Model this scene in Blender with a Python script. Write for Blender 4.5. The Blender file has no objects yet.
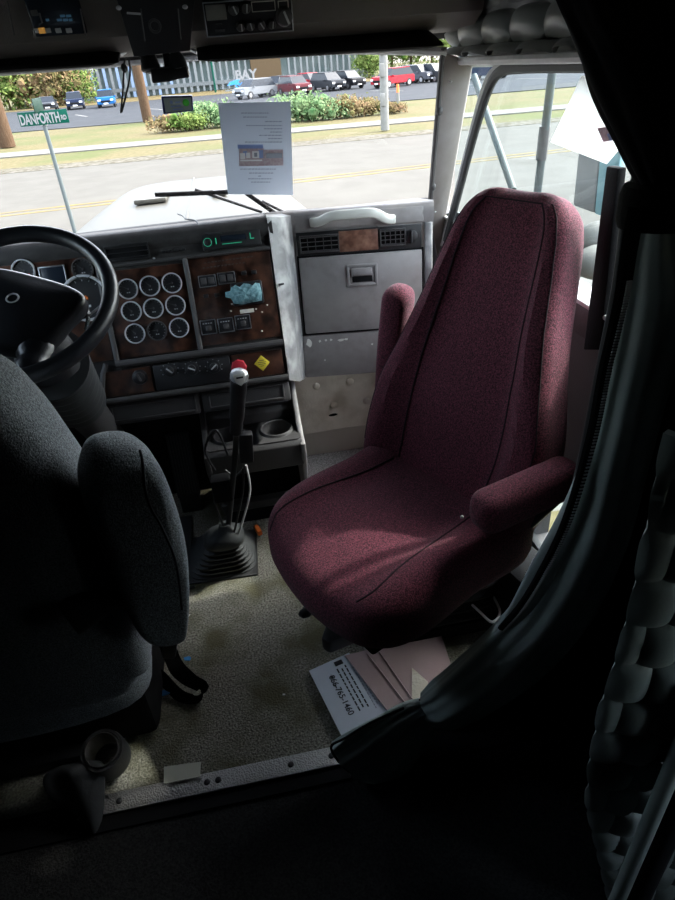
SKY, SUN, EXPO, EXT = 1.0, 2.4, 1.0, .2
import bpy, bmesh, math, random
from mathutils import Vector, Matrix
from mathutils.bvhtree import BVHTree
random.seed(7)
PI = math.pi
V = Vector
sc = bpy.context.scene
COL = sc.collection
# ------------------------------------------------------------------ camera
F = 615.0
PSI, T, RHO = map(math.radians, (7.8, 32.4, 4.6))
CAM = V((0, 0, 1.5))
fw = V((math.sin(PSI)*math.cos(T), math.cos(PSI)*math.cos(T), -math.sin(T)))
r0 = V((math.cos(PSI), -math.sin(PSI), 0)); u0 = r0.cross(fw)
RR = r0*math.cos(RHO) - u0*math.sin(RHO)
UU = u0*math.cos(RHO) + r0*math.sin(RHO)
cam = bpy.data.objects.new('camera', bpy.data.cameras.new('camera')); COL.objects.link(cam)
cam.data.sensor_fit = 'VERTICAL'; cam.data.sensor_height = 24; cam.data.lens = F/900*24
cam.data.clip_start = 0.02; cam.data.clip_end = 800
m3 = Matrix((RR, UU, -fw)).transposed().to_4x4(); m3.translation = CAM
cam.matrix_world = m3
sc.camera = cam

def ray(x, y): return fw + RR*((x-337.5)/F) - UU*((y-450)/F)
def at(x, y, ax, v):
    d = ray(x, y); i = 'xyz'.index(ax); return CAM + d*((v-CAM[i])/d[i])

# ------------------------------------------------------------------ materials
def mat(name, col, rough=.6, metal=0, col2=None, scale=20, bump=0, bscale=None, detail=4, spec=.5,
        emit=None, estr=0, kind='noise', stretch=None, sheen=0, ramp=(.35, .65), coat=0, trans=0):
    m = bpy.data.materials.new(name); m.use_nodes = True
    nt = m.node_tree; N = nt.nodes; L = nt.links; b = N['Principled BSDF']
    b.inputs['Base Color'].default_value = (*col, 1); b.inputs['Roughness'].default_value = rough
    b.inputs['Metallic'].default_value = metal; b.inputs['Specular IOR Level'].default_value = spec
    b.inputs['Sheen Weight'].default_value = sheen
    b.inputs['Coat Weight'].default_value = coat
    if emit: b.inputs['Emission Color'].default_value = (*emit, 1); b.inputs['Emission Strength'].default_value = estr
    tc = N.new('ShaderNodeTexCoord'); mp = N.new('ShaderNodeMapping')
    L.new(tc.outputs['Object'], mp.inputs['Vector'])
    if stretch: mp.inputs['Scale'].default_value = stretch
    def tex(s):
        if kind == 'voronoi':
            t = N.new('ShaderNodeTexVoronoi'); t.inputs['Scale'].default_value = s; L.new(mp.outputs[0], t.inputs['Vector']); return t.outputs['Distance']
        if kind == 'wave':
            t = N.new('ShaderNodeTexWave'); t.inputs['Scale'].default_value = s; t.inputs['Distortion'].default_value = 6
            t.inputs['Detail'].default_value = detail; t.inputs['Detail Scale'].default_value = 2; L.new(mp.outputs[0], t.inputs['Vector']); return t.outputs['Fac']
        t = N.new('ShaderNodeTexNoise'); t.inputs['Scale'].default_value = s; t.inputs['Detail'].default_value = detail
        L.new(mp.outputs[0], t.inputs['Vector']); return t.outputs['Fac']
    o = tex(scale)
    if col2:
        r = N.new('ShaderNodeValToRGB'); r.color_ramp.elements[0].position = ramp[0]; r.color_ramp.elements[1].position = ramp[1]
        r.color_ramp.elements[0].color = (*col, 1); r.color_ramp.elements[1].color = (*col2, 1)
        L.new(o, r.inputs['Fac']); L.new(r.outputs['Color'], b.inputs['Base Color'])
    if bump:
        bo = tex(bscale) if bscale else o
        bn = N.new('ShaderNodeBump'); bn.inputs['Strength'].default_value = bump; bn.inputs['Distance'].default_value = .004
        L.new(bo, bn.inputs['Height']); L.new(bn.outputs['Normal'], b.inputs['Normal'])
    if trans:   # thin paper/cloth that lets light through
        td = N.new('ShaderNodeBsdfTranslucent'); td.inputs['Color'].default_value = (*col, 1)
        mx = N.new('ShaderNodeMixShader'); mx.inputs[0].default_value = trans
        L.new(b.outputs[0], mx.inputs[1]); L.new(td.outputs[0], mx.inputs[2]); L.new(mx.outputs[0], N['Material Output'].inputs[0])
    return m

def glass(name, tint=(1, 1, 1), refl=.05):
    m = bpy.data.materials.new(name); m.use_nodes = True
    nt = m.node_tree; N = nt.nodes; L = nt.links; N.remove(N['Principled BSDF'])
    t = N.new('ShaderNodeBsdfTransparent'); t.inputs[0].default_value = (*tint, 1)
    g = N.new('ShaderNodeBsdfGlossy'); g.inputs['Roughness'].default_value = .02
    mx = N.new('ShaderNodeMixShader'); mx.inputs[0].default_value = refl
    L.new(t.outputs[0], mx.inputs[1]); L.new(g.outputs[0], mx.inputs[2]); L.new(mx.outputs[0], N['Material Output'].inputs[0])
    return m

def two_scale(name, c1, c2, c3, s1, s2, rough=.9, bump=.5, bs=200, fac=.5):
    """fine mix of c1/c2 with broad patches of c3"""
    m = mat(name, c1, rough, col2=c2, scale=s1, bump=bump, bscale=bs)
    nt = m.node_tree; N = nt.nodes; L = nt.links; b = N['Principled BSDF']
    ramp = [n for n in N if n.type == 'VALTORGB'][0]
    n2 = N.new('ShaderNodeTexNoise'); n2.inputs['Scale'].default_value = s2; n2.inputs['Detail'].default_value = 5
    L.new([n for n in N if n.type == 'MAPPING'][0].outputs[0], n2.inputs['Vector'])
    r = N.new('ShaderNodeValToRGB'); r.color_ramp.elements[0].position = .45; r.color_ramp.elements[1].position = .65
    r.color_ramp.elements[1].color = (fac, fac, fac, 1)
    L.new(n2.outputs['Fac'], r.inputs['Fac'])
    mx = N.new('ShaderNodeMix'); mx.data_type = 'RGBA'; mx.inputs['B'].default_value = (*c3, 1)
    L.new(r.outputs['Color'], mx.inputs['Factor']); L.new(ramp.outputs['Color'], mx.inputs['A']); L.new(mx.outputs['Result'], b.inputs['Base Color'])
    return m

MT = dict(
 burg=mat('burgundy_fabric', (.040, .004, .012), .95, col2=(.24, .046, .082), scale=300, bump=.6, bscale=500, sheen=.08, ramp=(.4, .72)),
 burg_seam=mat('burgundy_seam', (.02, .006, .012), .9),
 gfab=mat('grey_blue_fabric', (.070, .080, .088), .95, col2=(.30, .33, .355), scale=380, bump=.6, bscale=500, sheen=.1),
 gseam=mat('grey_seam', (.02, .022, .028), .9),
 black=mat('black_plastic', (.012, .012, .014), .45, bump=.15, bscale=300),
 blackm=mat('black_matte', (.008, .008, .009), .85, bump=.2, bscale=200),
 rubber=mat('black_rubber', (.022, .024, .026), .6, bump=.1, bscale=150),
 wheelm=mat('steering_wheel_leather', (.018, .02, .024), .32, bump=.15, bscale=250),
 dash=mat('charcoal_dash_vinyl', (.030, .028, .028), .75, spec=.25, bump=.4, bscale=350, col2=(.042, .040, .040), scale=30),
 dgrey=mat('dark_grey_plastic', (.052, .049, .050), .5, bump=.2, bscale=300),
 grey=two_scale('taupe_grey_plastic', (.215, .2, .2), (.25, .235, .235), (.30, .285, .28), 40, 6, rough=.5, bump=.2, bs=400, fac=.6),
 lgrey=mat('light_grey_plastic', (.42, .42, .43), .45, col2=(.5, .5, .5), scale=25, bump=.1, bscale=300),
 worn=two_scale('worn_silver_trim', (.15, .15, .155), (.18, .18, .185), (.50, .50, .49), 30, 14, rough=.4, bump=.2, bs=60, fac=.7),
 cream=two_scale('cream_vinyl', (.74, .69, .60), (.80, .75, .66), (.45, .38, .29), 20, 9, rough=.5, bump=.3, bs=120, fac=.6),
 creamp=mat('cream_paint', (.58, .54, .48), .45, bump=.1, bscale=200),
 wood=mat('burl_wood_veneer', (.014, .006, .004), .28, col2=(.10, .042, .026), scale=26, detail=7, bump=.03, ramp=(.36, .72), coat=.4),
 woodl=mat('reddish_burl_veneer', (.11, .045, .03), .4, col2=(.28, .15, .10), scale=38, detail=7, ramp=(.36, .7)),
 bezelm=mat('satin_chrome_bezel', (.72, .74, .78), .38, metal=.55, bump=.02, bscale=80),
 offwhite=mat('off_white_plastic', (.62, .62, .58), .5, col2=(.70, .70, .66), scale=15),
 pillar=two_scale('warm_grey_pillar', (.24, .215, .20), (.27, .245, .23), (.34, .31, .29), 30, 5, rough=.5, bump=.1, bs=300, fac=.5),
 knobm=mat('satin_silver_knob', (.45, .46, .47), .3, metal=.5, bump=.02, bscale=80),
 chrome=mat('chrome', (.75, .77, .8), .16, metal=1, bump=.02, bscale=80),
 steel=mat('brushed_steel', (.45, .46, .48), .38, metal=1, bump=.1, bscale=150),
 dial=mat('gauge_dial', (.02, .02, .022), .4, bump=.02, bscale=90),
 white=mat('white_marking', (.6, .6, .6), .6),
 orange=mat('orange_needle', (.7, .16, .03), .5),
 red=mat('red_knob_plastic', (.42, .02, .035), .4),
 yellow=mat('yellow_sticker', (.75, .60, .04), .6),
 teal=mat('teal_note_paper', (.10, .22, .25), .9, col2=(.22, .40, .44), scale=110, bump=.8, bscale=90),
 green_led=mat('green_display_light', (.02, .2, .12), .5, emit=(.05, .9, .5), estr=.16),
 amber=mat('amber_lamp', (.6, .25, .05), .5, emit=(1, .5, .1), estr=.12),
 blue_led=mat('blue_display_digits', (.05, .12, .2), .5, emit=(.1, .3, .5), estr=.05),
 screen=mat('dark_screen', (.012, .018, .028), .25, bump=.01, bscale=50),
 lcd=mat('grey_lcd', (.16, .16, .14), .4),
 carpet=two_scale('grey_brown_carpet', (.085, .08, .068), (.33, .315, .27), (.09, .085, .045), 170, 6, rough=1, bump=1.0, bs=190, fac=.9),
 carpetf=mat('cab_carpet_lit_tone', (.16, .155, .15), 1, col2=(.42, .41, .40), scale=190, bump=1.0, bscale=200),
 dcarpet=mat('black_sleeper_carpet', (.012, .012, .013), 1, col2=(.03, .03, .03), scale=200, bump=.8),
 leather=mat('grey_tufted_vinyl', (.27, .28, .265), .34, bump=.12, bscale=90, spec=.5),
 leatherg=mat('grey_green_tufted_vinyl', (.24, .28, .27), .5, bump=.15, bscale=90),
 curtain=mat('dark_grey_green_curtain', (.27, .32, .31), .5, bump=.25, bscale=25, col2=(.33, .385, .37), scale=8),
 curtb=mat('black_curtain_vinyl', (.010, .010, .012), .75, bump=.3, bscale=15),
 shell=mat('black_cab_lining', (.012, .012, .013), .95, bump=.2, bscale=60),
 brown=mat('brown_grey_headliner_plastic', (.11, .096, .086), .6, bump=.3, bscale=300),
 visor=mat('sun_visor_vinyl', (.022, .021, .021), .7, bump=.2, bscale=200),
 paper=mat('white_paper', (.46, .50, .56), .8, trans=.26, bump=.05, bscale=20),
 paperw=mat('bright_white_paper', (.9, .9, .9), .8, trans=.5),
 paperb=mat('pale_blue_paper', (.55, .58, .66), .8, bump=.05, bscale=20),
 pink=mat('dusty_pink_folder', (.42, .30, .30), .6, bump=.15, bscale=12),
 ink=mat('grey_ink', (.25, .27, .32), .8),
 inkd=mat('black_ink', (.01, .01, .015), .8),
 photo_b=mat('printed_blue', (.25, .34, .60), .7, trans=.4), photo_r=mat('printed_faded_red', (.42, .30, .34), .7, trans=.4, col2=(.55, .5, .52), scale=150),
 photo_w=mat('printed_white', (.75, .75, .78), .7, trans=.4),
 note=mat('cream_note', (.55, .56, .48), .8),
 tread=mat('aluminium_tread', (.34, .34, .34), .42, metal=.8, kind='voronoi', scale=230, bump=.5, col2=(.5, .5, .5), ramp=(.1, .5)),
 cloth=mat('dark_grey_cloth', (.022, .023, .026), .85, bump=.5, bscale=40),
 tape=mat('dark_tape_cloth', (.028, .028, .03), .5, bump=.2, bscale=200),
 blue=mat('bright_blue_wrapper', (.03, .25, .65), .35),
 # outside
 road=mat('sun_bleached_road', (.34, .325, .285), .95, col2=(.39, .375, .33), scale=1.2, bump=.1),
 asphalt=mat('parking_asphalt', (.095, .105, .12), .95, col2=(.12, .13, .145), scale=.6),
 concrete=mat('pale_concrete', (.52, .50, .45), .95, col2=(.58, .56, .50), scale=3),
 lawn=two_scale('dry_lawn', (.34, .295, .13), (.48, .41, .22), (.25, .31, .10), 5, .25, rough=1, bump=.4, bs=20, fac=.8),
 gravel=mat('verge_gravel', (.22, .19, .11), 1, col2=(.50, .47, .40), scale=5, bump=.3),
 yline=mat('yellow_road_paint', (.62, .46, .16), .9, col2=(.45, .38, .24), scale=3),
 wline=mat('white_road_paint', (.62, .62, .60), .9),
 mulch=mat('dry_ground', (.33, .25, .10), 1, col2=(.42, .34, .17), scale=1),
 green=mat('green_shrub_leaves', (.14, .30, .05), .9, col2=(.55, .68, .20), scale=1.5, bump=1, detail=8),
 greenl=mat('blue_green_juniper', (.16, .36, .13), .9, col2=(.55, .75, .36), scale=2, bump=1, detail=8),
 autumn=mat('autumn_shrub_leaves', (.30, .34, .10), .9, col2=(.80, .52, .28), scale=1.2, bump=1, detail=8),
 bark=mat('utility_pole_wood', (.24, .14, .08), .9, col2=(.40, .26, .16), scale=6, stretch=(6, 6, .6), bump=.5),
 whitep=mat('weathered_white_paint', (.62, .62, .56), .6, col2=(.72, .72, .68), scale=5),
 galv=mat('galvanised_steel', (.34, .40, .40), .55, metal=.3, bump=.05),
 signg=mat('green_sign_sheeting', (.005, .20, .13), .4), signback=mat('green_sign_side', (.03, .10, .07), .5),
 signw=mat('white_sign_sheeting', (.85, .85, .85), .4),
 bglass=mat('building_teal_glass', (.62, .82, .80), .3, col2=(.95, 1.1, 1.05), scale=.35),
 bwhite=mat('white_building_panel', (.60, .64, .64), .6), bbrick=mat('tan_brick', (.40, .27, .15), .9, col2=(.48, .34, .20), scale=8),
 bmull=mat('pale_mullion', (.8, .85, .85), .5), bdark=mat('dark_mullion', (.16, .22, .32), .5),
 hood=mat('cream_white_truck_paint', (.215, .208, .175), .45, coat=.0, bump=.01, bscale=3),
 tyre=mat('tyre', (.012, .012, .013), .8), cglass=mat('car_window_glass', (.008, .012, .018), .3, spec=.15),
 lamp=mat('headlamp', (.6, .6, .6), .2), tail=mat('tail_lamp', (.4, .02, .02), .3),
 sea=mat('sign_blue', (.02, .22, .62), .4), mirror=mat('mirror_glass', (.8, .85, .88), .04, metal=1),
 mirrorb=mat('mirror_back_grey', (.20, .20, .20), .5),
 tealm=mat('teal_tinted_plastic', (.17, .30, .33), .35),
)
for n, c in dict(navy=(.02, .035, .09), dkgrey=(.05, .055, .065), brblue=(.02, .22, .62), silver=(.36, .38, .40), blackc=(.02, .02, .024),
                 maroon=(.20, .03, .04), redc=(.62, .02, .04), gry=(.13, .14, .17)).items():
    MT['car_'+n] = mat('car_paint_'+n, tuple(q*.38 for q in c), .4, spec=.12, bump=.01, bscale=2)
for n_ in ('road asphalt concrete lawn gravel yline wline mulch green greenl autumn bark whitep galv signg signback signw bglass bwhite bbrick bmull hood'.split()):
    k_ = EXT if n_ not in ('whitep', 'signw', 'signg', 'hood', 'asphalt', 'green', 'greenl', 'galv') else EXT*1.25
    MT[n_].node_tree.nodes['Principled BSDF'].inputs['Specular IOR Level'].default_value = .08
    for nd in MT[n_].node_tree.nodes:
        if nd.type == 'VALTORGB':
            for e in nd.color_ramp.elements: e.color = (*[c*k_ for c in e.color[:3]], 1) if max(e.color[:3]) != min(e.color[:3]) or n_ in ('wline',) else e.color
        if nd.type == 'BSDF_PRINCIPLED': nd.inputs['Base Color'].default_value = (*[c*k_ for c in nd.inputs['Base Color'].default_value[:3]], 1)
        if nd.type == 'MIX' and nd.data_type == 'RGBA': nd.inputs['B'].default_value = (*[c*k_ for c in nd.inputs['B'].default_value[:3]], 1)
for n_ in ('blackm', 'shell', 'curtb', 'dcarpet', 'visor'): MT[n_].node_tree.nodes['Principled BSDF'].inputs['Specular IOR Level'].default_value = .12
GL = glass('clear_glass', (.97, .98, .98), .03)
GL2 = glass('side_glass', (.90, .95, .96), .05)

# ------------------------------------------------------------------ mesh helpers
class MB:
    def __init__(s): s.b = bmesh.new()
    def box(s, c, sz, rot=None, bev=0, seg=2):
        t = bmesh.new(); bmesh.ops.create_cube(t, size=1)
        bmesh.ops.scale(t, vec=sz, verts=t.verts)
        if bev: bmesh.ops.bevel(t, geom=t.edges[:], offset=min(bev, min(sz)*.45), segments=seg, affect='EDGES', profile=.5)
        M = Matrix.Translation(V(c)) @ (rot.to_4x4() if rot else Matrix.Identity(4))
        t.transform(M); s.add(t); return s
    def add(s, t):
        me = bpy.data.meshes.new('tmp'); t.to_mesh(me); t.free(); s.b.from_mesh(me); bpy.data.meshes.remove(me)
    def rings(s, rings, close=True, cap=True):
        R_ = [[s.b.verts.new(p) for p in r] for r in rings]; n = len(R_[0])
        for a, b in zip(R_, R_[1:]):
            for i in range(n if close else n-1):
                j = (i+1) % n
                s.b.faces.new((a[i], a[j], b[j], b[i]))
        if cap and close:
            s.b.faces.new(R_[0][::-1]); s.b.faces.new(R_[-1])
        return s
    def tube(s, pts, r, n=10, flat=None, up=None):
        """r number or list; flat = ratio of the second radius (up gives its direction)"""
        pts = [V(p) for p in pts]; k = len(pts); rs = r if isinstance(r, (list, tuple)) else [r]*k
        tg = [(pts[min(i+1, k-1)]-pts[max(i-1, 0)]).normalized() for i in range(k)]
        a = V(up) if up else (V((0, 0, 1)) if abs(tg[0].z) < .9 else V((1, 0, 0)))
        rings = []
        for i in range(k):
            x = tg[i].cross(a).normalized(); 
            if not up: a = x.cross(tg[i]).normalized()
            y = x.cross(tg[i]).normalized()
            rings.append([pts[i] + x*math.cos(q)*rs[i]*(flat or 1) + y*math.sin(q)*rs[i] for q in [2*PI*j/n for j in range(n)]])
        return s.rings(rings)
    def cyl(s, p0, p1, r0, r1=None, n=24): return s.tube([p0, p1], [r0, r0 if r1 is None else r1], n)
    def lathe(s, O, ax, prof, n=32):
        """prof: (radius, height) list round axis ax from O"""
        O = V(O); ax = V(ax).normalized(); a = ax.orthogonal().normalized(); b = ax.cross(a)
        return s.rings([[O+ax*h+(a*math.cos(q)+b*math.sin(q))*r for q in [2*PI*j/n for j in range(n)]] for r, h in prof], cap=True)
    def ringm(s, O, ax, R0, R1, h0, h1, n=32):
        O = V(O); ax = V(ax).normalized(); a = ax.orthogonal().normalized(); b = ax.cross(a)
        def rg(r, h): return [O+ax*h+(a*math.cos(q)+b*math.sin(q))*r for q in [2*PI*j/n for j in range(n)]]
        bv = (h1-h0)*.25
        P = [rg(R0, h0), rg(R1, h0), rg(R1, h1-bv), rg(R1-(R1-R0)*.25, h1), rg(R0+(R1-R0)*.25, h1), rg(R0, h1-bv), rg(R0, h0)]
        s.rings(P, cap=False); bmesh.ops.remove_doubles(s.b, verts=s.b.verts[:], dist=1e-6); return s
    def prism(s, pts, off, bev=0):
        pts = [V(p) for p in pts]; off = V(off); t = bmesh.new()
        a = [t.verts.new(p) for p in pts]; b = [t.verts.new(p+off) for p in pts]; n = len(a)
        t.faces.new(a[::-1]); t.faces.new(b)
        for i in range(n): t.faces.new((a[i], a[(i+1) % n], b[(i+1) % n], b[i]))
        bmesh.ops.recalc_face_normals(t, faces=t.faces[:])
        if bev: bmesh.ops.bevel(t, geom=t.edges[:], offset=bev, segments=2, affect='EDGES', profile=.5)
        s.add(t); return s
    def sphere(s, c, r, sc_=(1, 1, 1), u=16, v=10, rot=None):
        t = bmesh.new(); bmesh.ops.create_uvsphere(t, u_segments=u, v_segments=v, radius=r)
        bmesh.ops.scale(t, vec=sc_, verts=t.verts)
        t.transform(Matrix.Translation(V(c)) @ (rot.to_4x4() if rot else Matrix.Identity(4))); s.add(t); return s
    def text(s, body, M, size, depth=.0006, align='CENTER', sx=1.0, bold=0):
        cu = bpy.data.curves.new('t', 'FONT'); cu.body = body; cu.size = size; cu.extrude = depth; cu.align_x = align; cu.align_y = 'CENTER'; cu.offset = bold
        o = bpy.data.objects.new('t', cu); COL.objects.link(o); bpy.context.view_layer.update()
        me = bpy.data.meshes.new_from_object(o.evaluated_get(bpy.context.evaluated_depsgraph_get()))
        t = bmesh.new(); t.from_mesh(me); t.transform(Matrix.Diagonal((sx, 1, 1, 1))); t.transform(M); s.add(t)
        bpy.data.objects.remove(o); bpy.data.curves.remove(cu); bpy.data.meshes.remove(me); return s
    def grid(s, fn, nu, nv, thick=None):
        g = [[s.b.verts.new(fn(i/nu, j/nv)) for i in range(nu+1)] for j in range(nv+1)]
        for j in range(nv):
            for i in range(nu): s.b.faces.new((g[j][i], g[j][i+1], g[j+1][i+1], g[j+1][i]))
        if thick:
            bmesh.ops.recalc_face_normals(s.b, faces=s.b.faces[:])
            bmesh.ops.solidify(s.b, geom=s.b.faces[:], thickness=thick)
        return s
    def build(s, name, m, parent=None, smooth=True, angle=35, sub=0):
        bmesh.ops.recalc_face_normals(s.b, faces=s.b.faces[:])
        me = bpy.data.meshes.new(name); s.b.to_mesh(me); s.b.free()
        if smooth:
            me.polygons.foreach_set('use_smooth', [True]*len(me.polygons)); me.set_sharp_from_angle(angle=math.radians(angle))
        me.materials.append(MT[m] if isinstance(m, str) else m)
        o = bpy.data.objects.new(name, me); COL.objects.link(o)
        if sub: md = o.modifiers.new('s', 'SUBSURF'); md.levels = md.render_levels = sub
        if parent:
            o.parent = parent; o.matrix_parent_inverse = WM(parent).inverted()
        return o
def WM(o):
    m = Matrix.Translation(o.location)
    return m
def tag(o, label, cat, group=None, kind=None):
    if label: o['label'] = label
    if cat: o['category'] = cat
    if group: o['group'] = group
    if kind: o['kind'] = kind
    return o
def thing(name, loc, label, cat, group=None):
    o = bpy.data.objects.new(name, None); o.location = loc; o.empty_display_size = .05; COL.objects.link(o)
    return tag(o, label, cat, group)
def struct(o, label=None, cat=None): o['kind'] = 'structure'; 
def st(name, mb, m, label, cat, **k):
    o = mb.build(name, m, **k); o['kind'] = 'structure'; o['label'] = label; o['category'] = cat; return o

class Pl:
    """a working plane: origin, unit u (right), v (up); normal n points to the cab's inside"""
    def __init__(s, O, u, v):
        s.O = V(O); s.u = V(u).normalized(); s.n = s.u.cross(V(v)).normalized(); s.v = s.n.cross(s.u)
        s.rot = Matrix((s.u, s.v, s.n)).transposed()
    def w(s, a, b, d=0): return s.O + s.u*a + s.v*b + s.n*d
    def uv(s, x, y):
        d = ray(x, y); t = (s.O-CAM).dot(s.n)/d.dot(s.n); q = CAM+d*t-s.O; return q.dot(s.u), q.dot(s.v)
    def box(s, m, a0, b0, a1, b1, d0, d1, bev=.003):
        return m.box(s.w((a0+a1)/2, (b0+b1)/2, (d0+d1)/2), (abs(a1-a0), abs(b1-b0), abs(d1-d0)), s.rot, bev)
    def M(s, a, b, d, ang=0):
        return Matrix.Translation(s.w(a, b, d)) @ s.rot.to_4x4() @ Matrix.Rotation(ang, 4, 'Z')
    def frame(s, m, a0, b0, a1, b1, w, d0, d1, bev=.001):
        s.box(m, a0, b0, a1, b0+w, d0, d1, bev); s.box(m, a0, b1-w, a1, b1, d0, d1, bev)
        s.box(m, a0, b0, a0+w, b1, d0, d1, bev); s.box(m, a1-w, b0, a1, b1, d0, d1, bev); return m

def closed(pts, n=8):
    """smooth closed curve through 2-D pts"""
    k = len(pts); out = []
    for i in range(k):
        p0, p1, p2, p3 = [V(pts[(i+j-1) % k]) for j in range(4)]
        for q in range(n):
            t = q/n; out.append(.5*((2*p1)+(p2-p0)*t+(2*p0-5*p1+4*p2-p3)*t*t+(3*p1-p0-3*p2+p3)*t**3))
    return out
def smooth(pts, n=6):
    pts = [V(p) for p in pts]; k = len(pts); out = []
    for i in range(k-1):
        p0, p1, p2, p3 = pts[max(i-1, 0)], pts[i], pts[i+1], pts[min(i+2, k-1)]
        for q in range(n):
            t = q/n; out.append(.5*((2*p1)+(p2-p0)*t+(2*p0-5*p1+4*p2-p3)*t*t+(3*p1-p0-3*p2+p3)*t**3))
    out.append(pts[-1]); return out
def cushion(m, P, outline, thick, mod=None, edge=.35, c=None, inset=.02, bulge=0.0):
    """upholstered block: outline in plane P, front face at +n with height mod(u,v), rounded rim"""
    O = closed(outline, 8); cx = sum(p[0] for p in O)/len(O); cy = sum(p[1] for p in O)/len(O)
    if c: cx, cy = c
    C = V((cx, cy)); rings = []
    ext = max((p-C).length for p in O)
    def ring(sc_, ins, d, top):
        r = []
        for p in O:
            q = C+(p-C)*sc_; L_ = (q-C).length
            if ins and L_ > 0: q = C+(q-C)*((L_-ins)/L_)
            h = d + ((mod(q[0], q[1]) if mod else 0) if top else 0)
            r.append(P.w(q[0], q[1], h))
        return r
    for sc_ in (.02, .15, .3, .45, .6, .72, .84, .93): rings.append(ring(sc_, inset*sc_, thick/2+bulge*(1-sc_*sc_), True))
    R_ = inset*1.0
    for a in (90, 65, 40, 20): rings.append(ring(1, inset*(1-math.cos(math.radians(a))), thick/2-inset+inset*math.sin(math.radians(a)), True))
    rings.append(ring(1, 0, thick/2-inset, True)); rings.append(ring(1, 0, -thick/2+inset, False))
    for a in (30, 60, 90): rings.append(ring(1, inset*(1-math.cos(math.radians(a))), -thick/2+inset-inset*math.sin(math.radians(a)), False))
    for sc_ in (.8, .5, .2, .02): rings.append(ring(sc_, inset, -thick/2, False))
    m.rings(rings); return m
def seam(m, src_b, P, pts, r=.0025, lift=0):
    """tube laid on the surface of bmesh src along plane points"""
    bv = BVHTree.FromBMesh(src_b); out = []
    for p in smooth([V((a, b, 0)) for a, b in pts], 8):
        hit = bv.ray_cast(P.w(p[0], p[1], .6), -P.n)
        if hit[0]: out.append(hit[0]+P.n*lift)
    if len(out) > 2: m.tube(out, r, 6)
    return m
def tuft(m, P, a0, b0, a1, b1, pa, pb, h, n=60, shape=None):
    def fn(i, j):
        a = a0+(a1-a0)*i; b = b0+(b1-b0)*j
        x = a/pa; y = b/pb
        k = abs(math.sin(PI*(x+y))*math.sin(PI*(x-y)))
        return P.w(a, b, h*(k**.38))
    m.grid(fn, n, int(n*abs((b1-b0)/(a1-a0)))+4)
    return m
def buttons(P, a0, b0, a1, b1, pa, pb, r, mt, par):
    for i in range(int(a0/pa*2)-1, int(a1/pa*2)+2):
        for j in range(int(b0/pb*2)-1, int(b1/pb*2)+2):
            if (i+j) % 2: continue
            a, b = i*pa/2, j*pb/2
            if a0+r < a < a1-r and b0+r < b < b1-r:
                m = MB(); m.sphere(P.w(a, b, .004), r, (1, 1, .55), 12, 8, P.rot); m.build('button', mt, par)
# =================================================================== SHELL
def bx(x0, y0, z0, x1, y1, z1): 
    m = MB(); m.box(((x0+x1)/2, (y0+y1)/2, (z0+z1)/2), (abs(x1-x0), abs(y1-y0), abs(z1-z0))); return m
XR, XL = .80, -1.02
m = MB(); m.grid(lambda i, j: V((XL+(XR-XL)*i, .93+(2.55-.93)*j, 0)), 4, 4, .03)
st('floor', m, 'carpet', 'worn grey brown cab carpet with dirty patches', 'floor')
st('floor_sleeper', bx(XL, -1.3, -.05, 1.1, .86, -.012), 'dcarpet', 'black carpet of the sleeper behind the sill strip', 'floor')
m = MB(); m.box((-.1, .895, -.03), (1.8, .09, .05)); st('trim_1', m, 'blackm', 'dark step under the aluminium sill strip', 'trim')
st('wall_rear', bx(XL, -1.3, -.05, 1.1, -1.26, 2.0), 'shell', 'dark rear wall of the sleeper', 'wall')
st('ceiling', bx(XL-.05, -1.3, 1.90, 1.15, 2.2, 1.95), 'shell', 'dark cab roof lining', 'ceiling')
# left wall with the driver's window opening
m = bx(XL-.05, -1.3, -.05, XL, 1.32, 1.95); m.box((XL-.025, 1.75, .45), (.05, 1.3, 1.0)); m.box((XL-.025, 1.75, 1.72), (.05, 1.3, .46)); m.box((XL-.025, 2.3, 1.2), (.05, .25, .6))
st('wall_left', m, 'shell', 'dark driver side wall with window opening', 'wall')
st('window_1', bx(XL-.03, 1.1, .94, XL-.026, 2.2, 1.5), GL2, 'driver side window glass', 'window')
# right wall behind the door
m = bx(1.06, -1.3, -.05, 1.1, -.30, 1.95); m.box((1.08, .475, .95), (.04, .95, 2.0)); m.box((1.08, -.15, .30), (.04, .31, .7)); m.box((1.08, -.15, 1.53), (.04, .31, .85));
st('window_added', bx(1.075, -.30, .65, 1.079, .0, 1.11), GL2, 'small added sleeper window out of view that lights the tufted panel', 'window')  # opening added out of view so daylight reaches the tufted panel
m.box((.95, .98, .95), (.3, .06, 2.0))
st('wall_right', m, 'shell', 'dark passenger side wall of the sleeper', 'wall')
# firewall
m = MB(); m.box(((XL-.21)/2, 2.22, .22), (-.21-XL, .04, .55)); st('trim_7', m, 'blackm', 'toe board behind the pedals, black for the shade of the foot well', 'trim')  # board coloured black to stand for the deep foot well's shade
m = bx(XL, 2.52, -.05, XR, 2.56, 1.0); st('wall_front', m, 'blackm', 'black firewall below the dashboard', 'wall')
# header above windshield
m = MB(); m.prism([(XL, 2.28, 1.53), (XL, 2.2, 1.56), (XL, 2.1, 1.92), (XL, 2.3, 1.92)], (XR-XL, 0, 0)); st('wall_header', m, 'shell', 'dark header above the windshield', 'wall')

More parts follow.
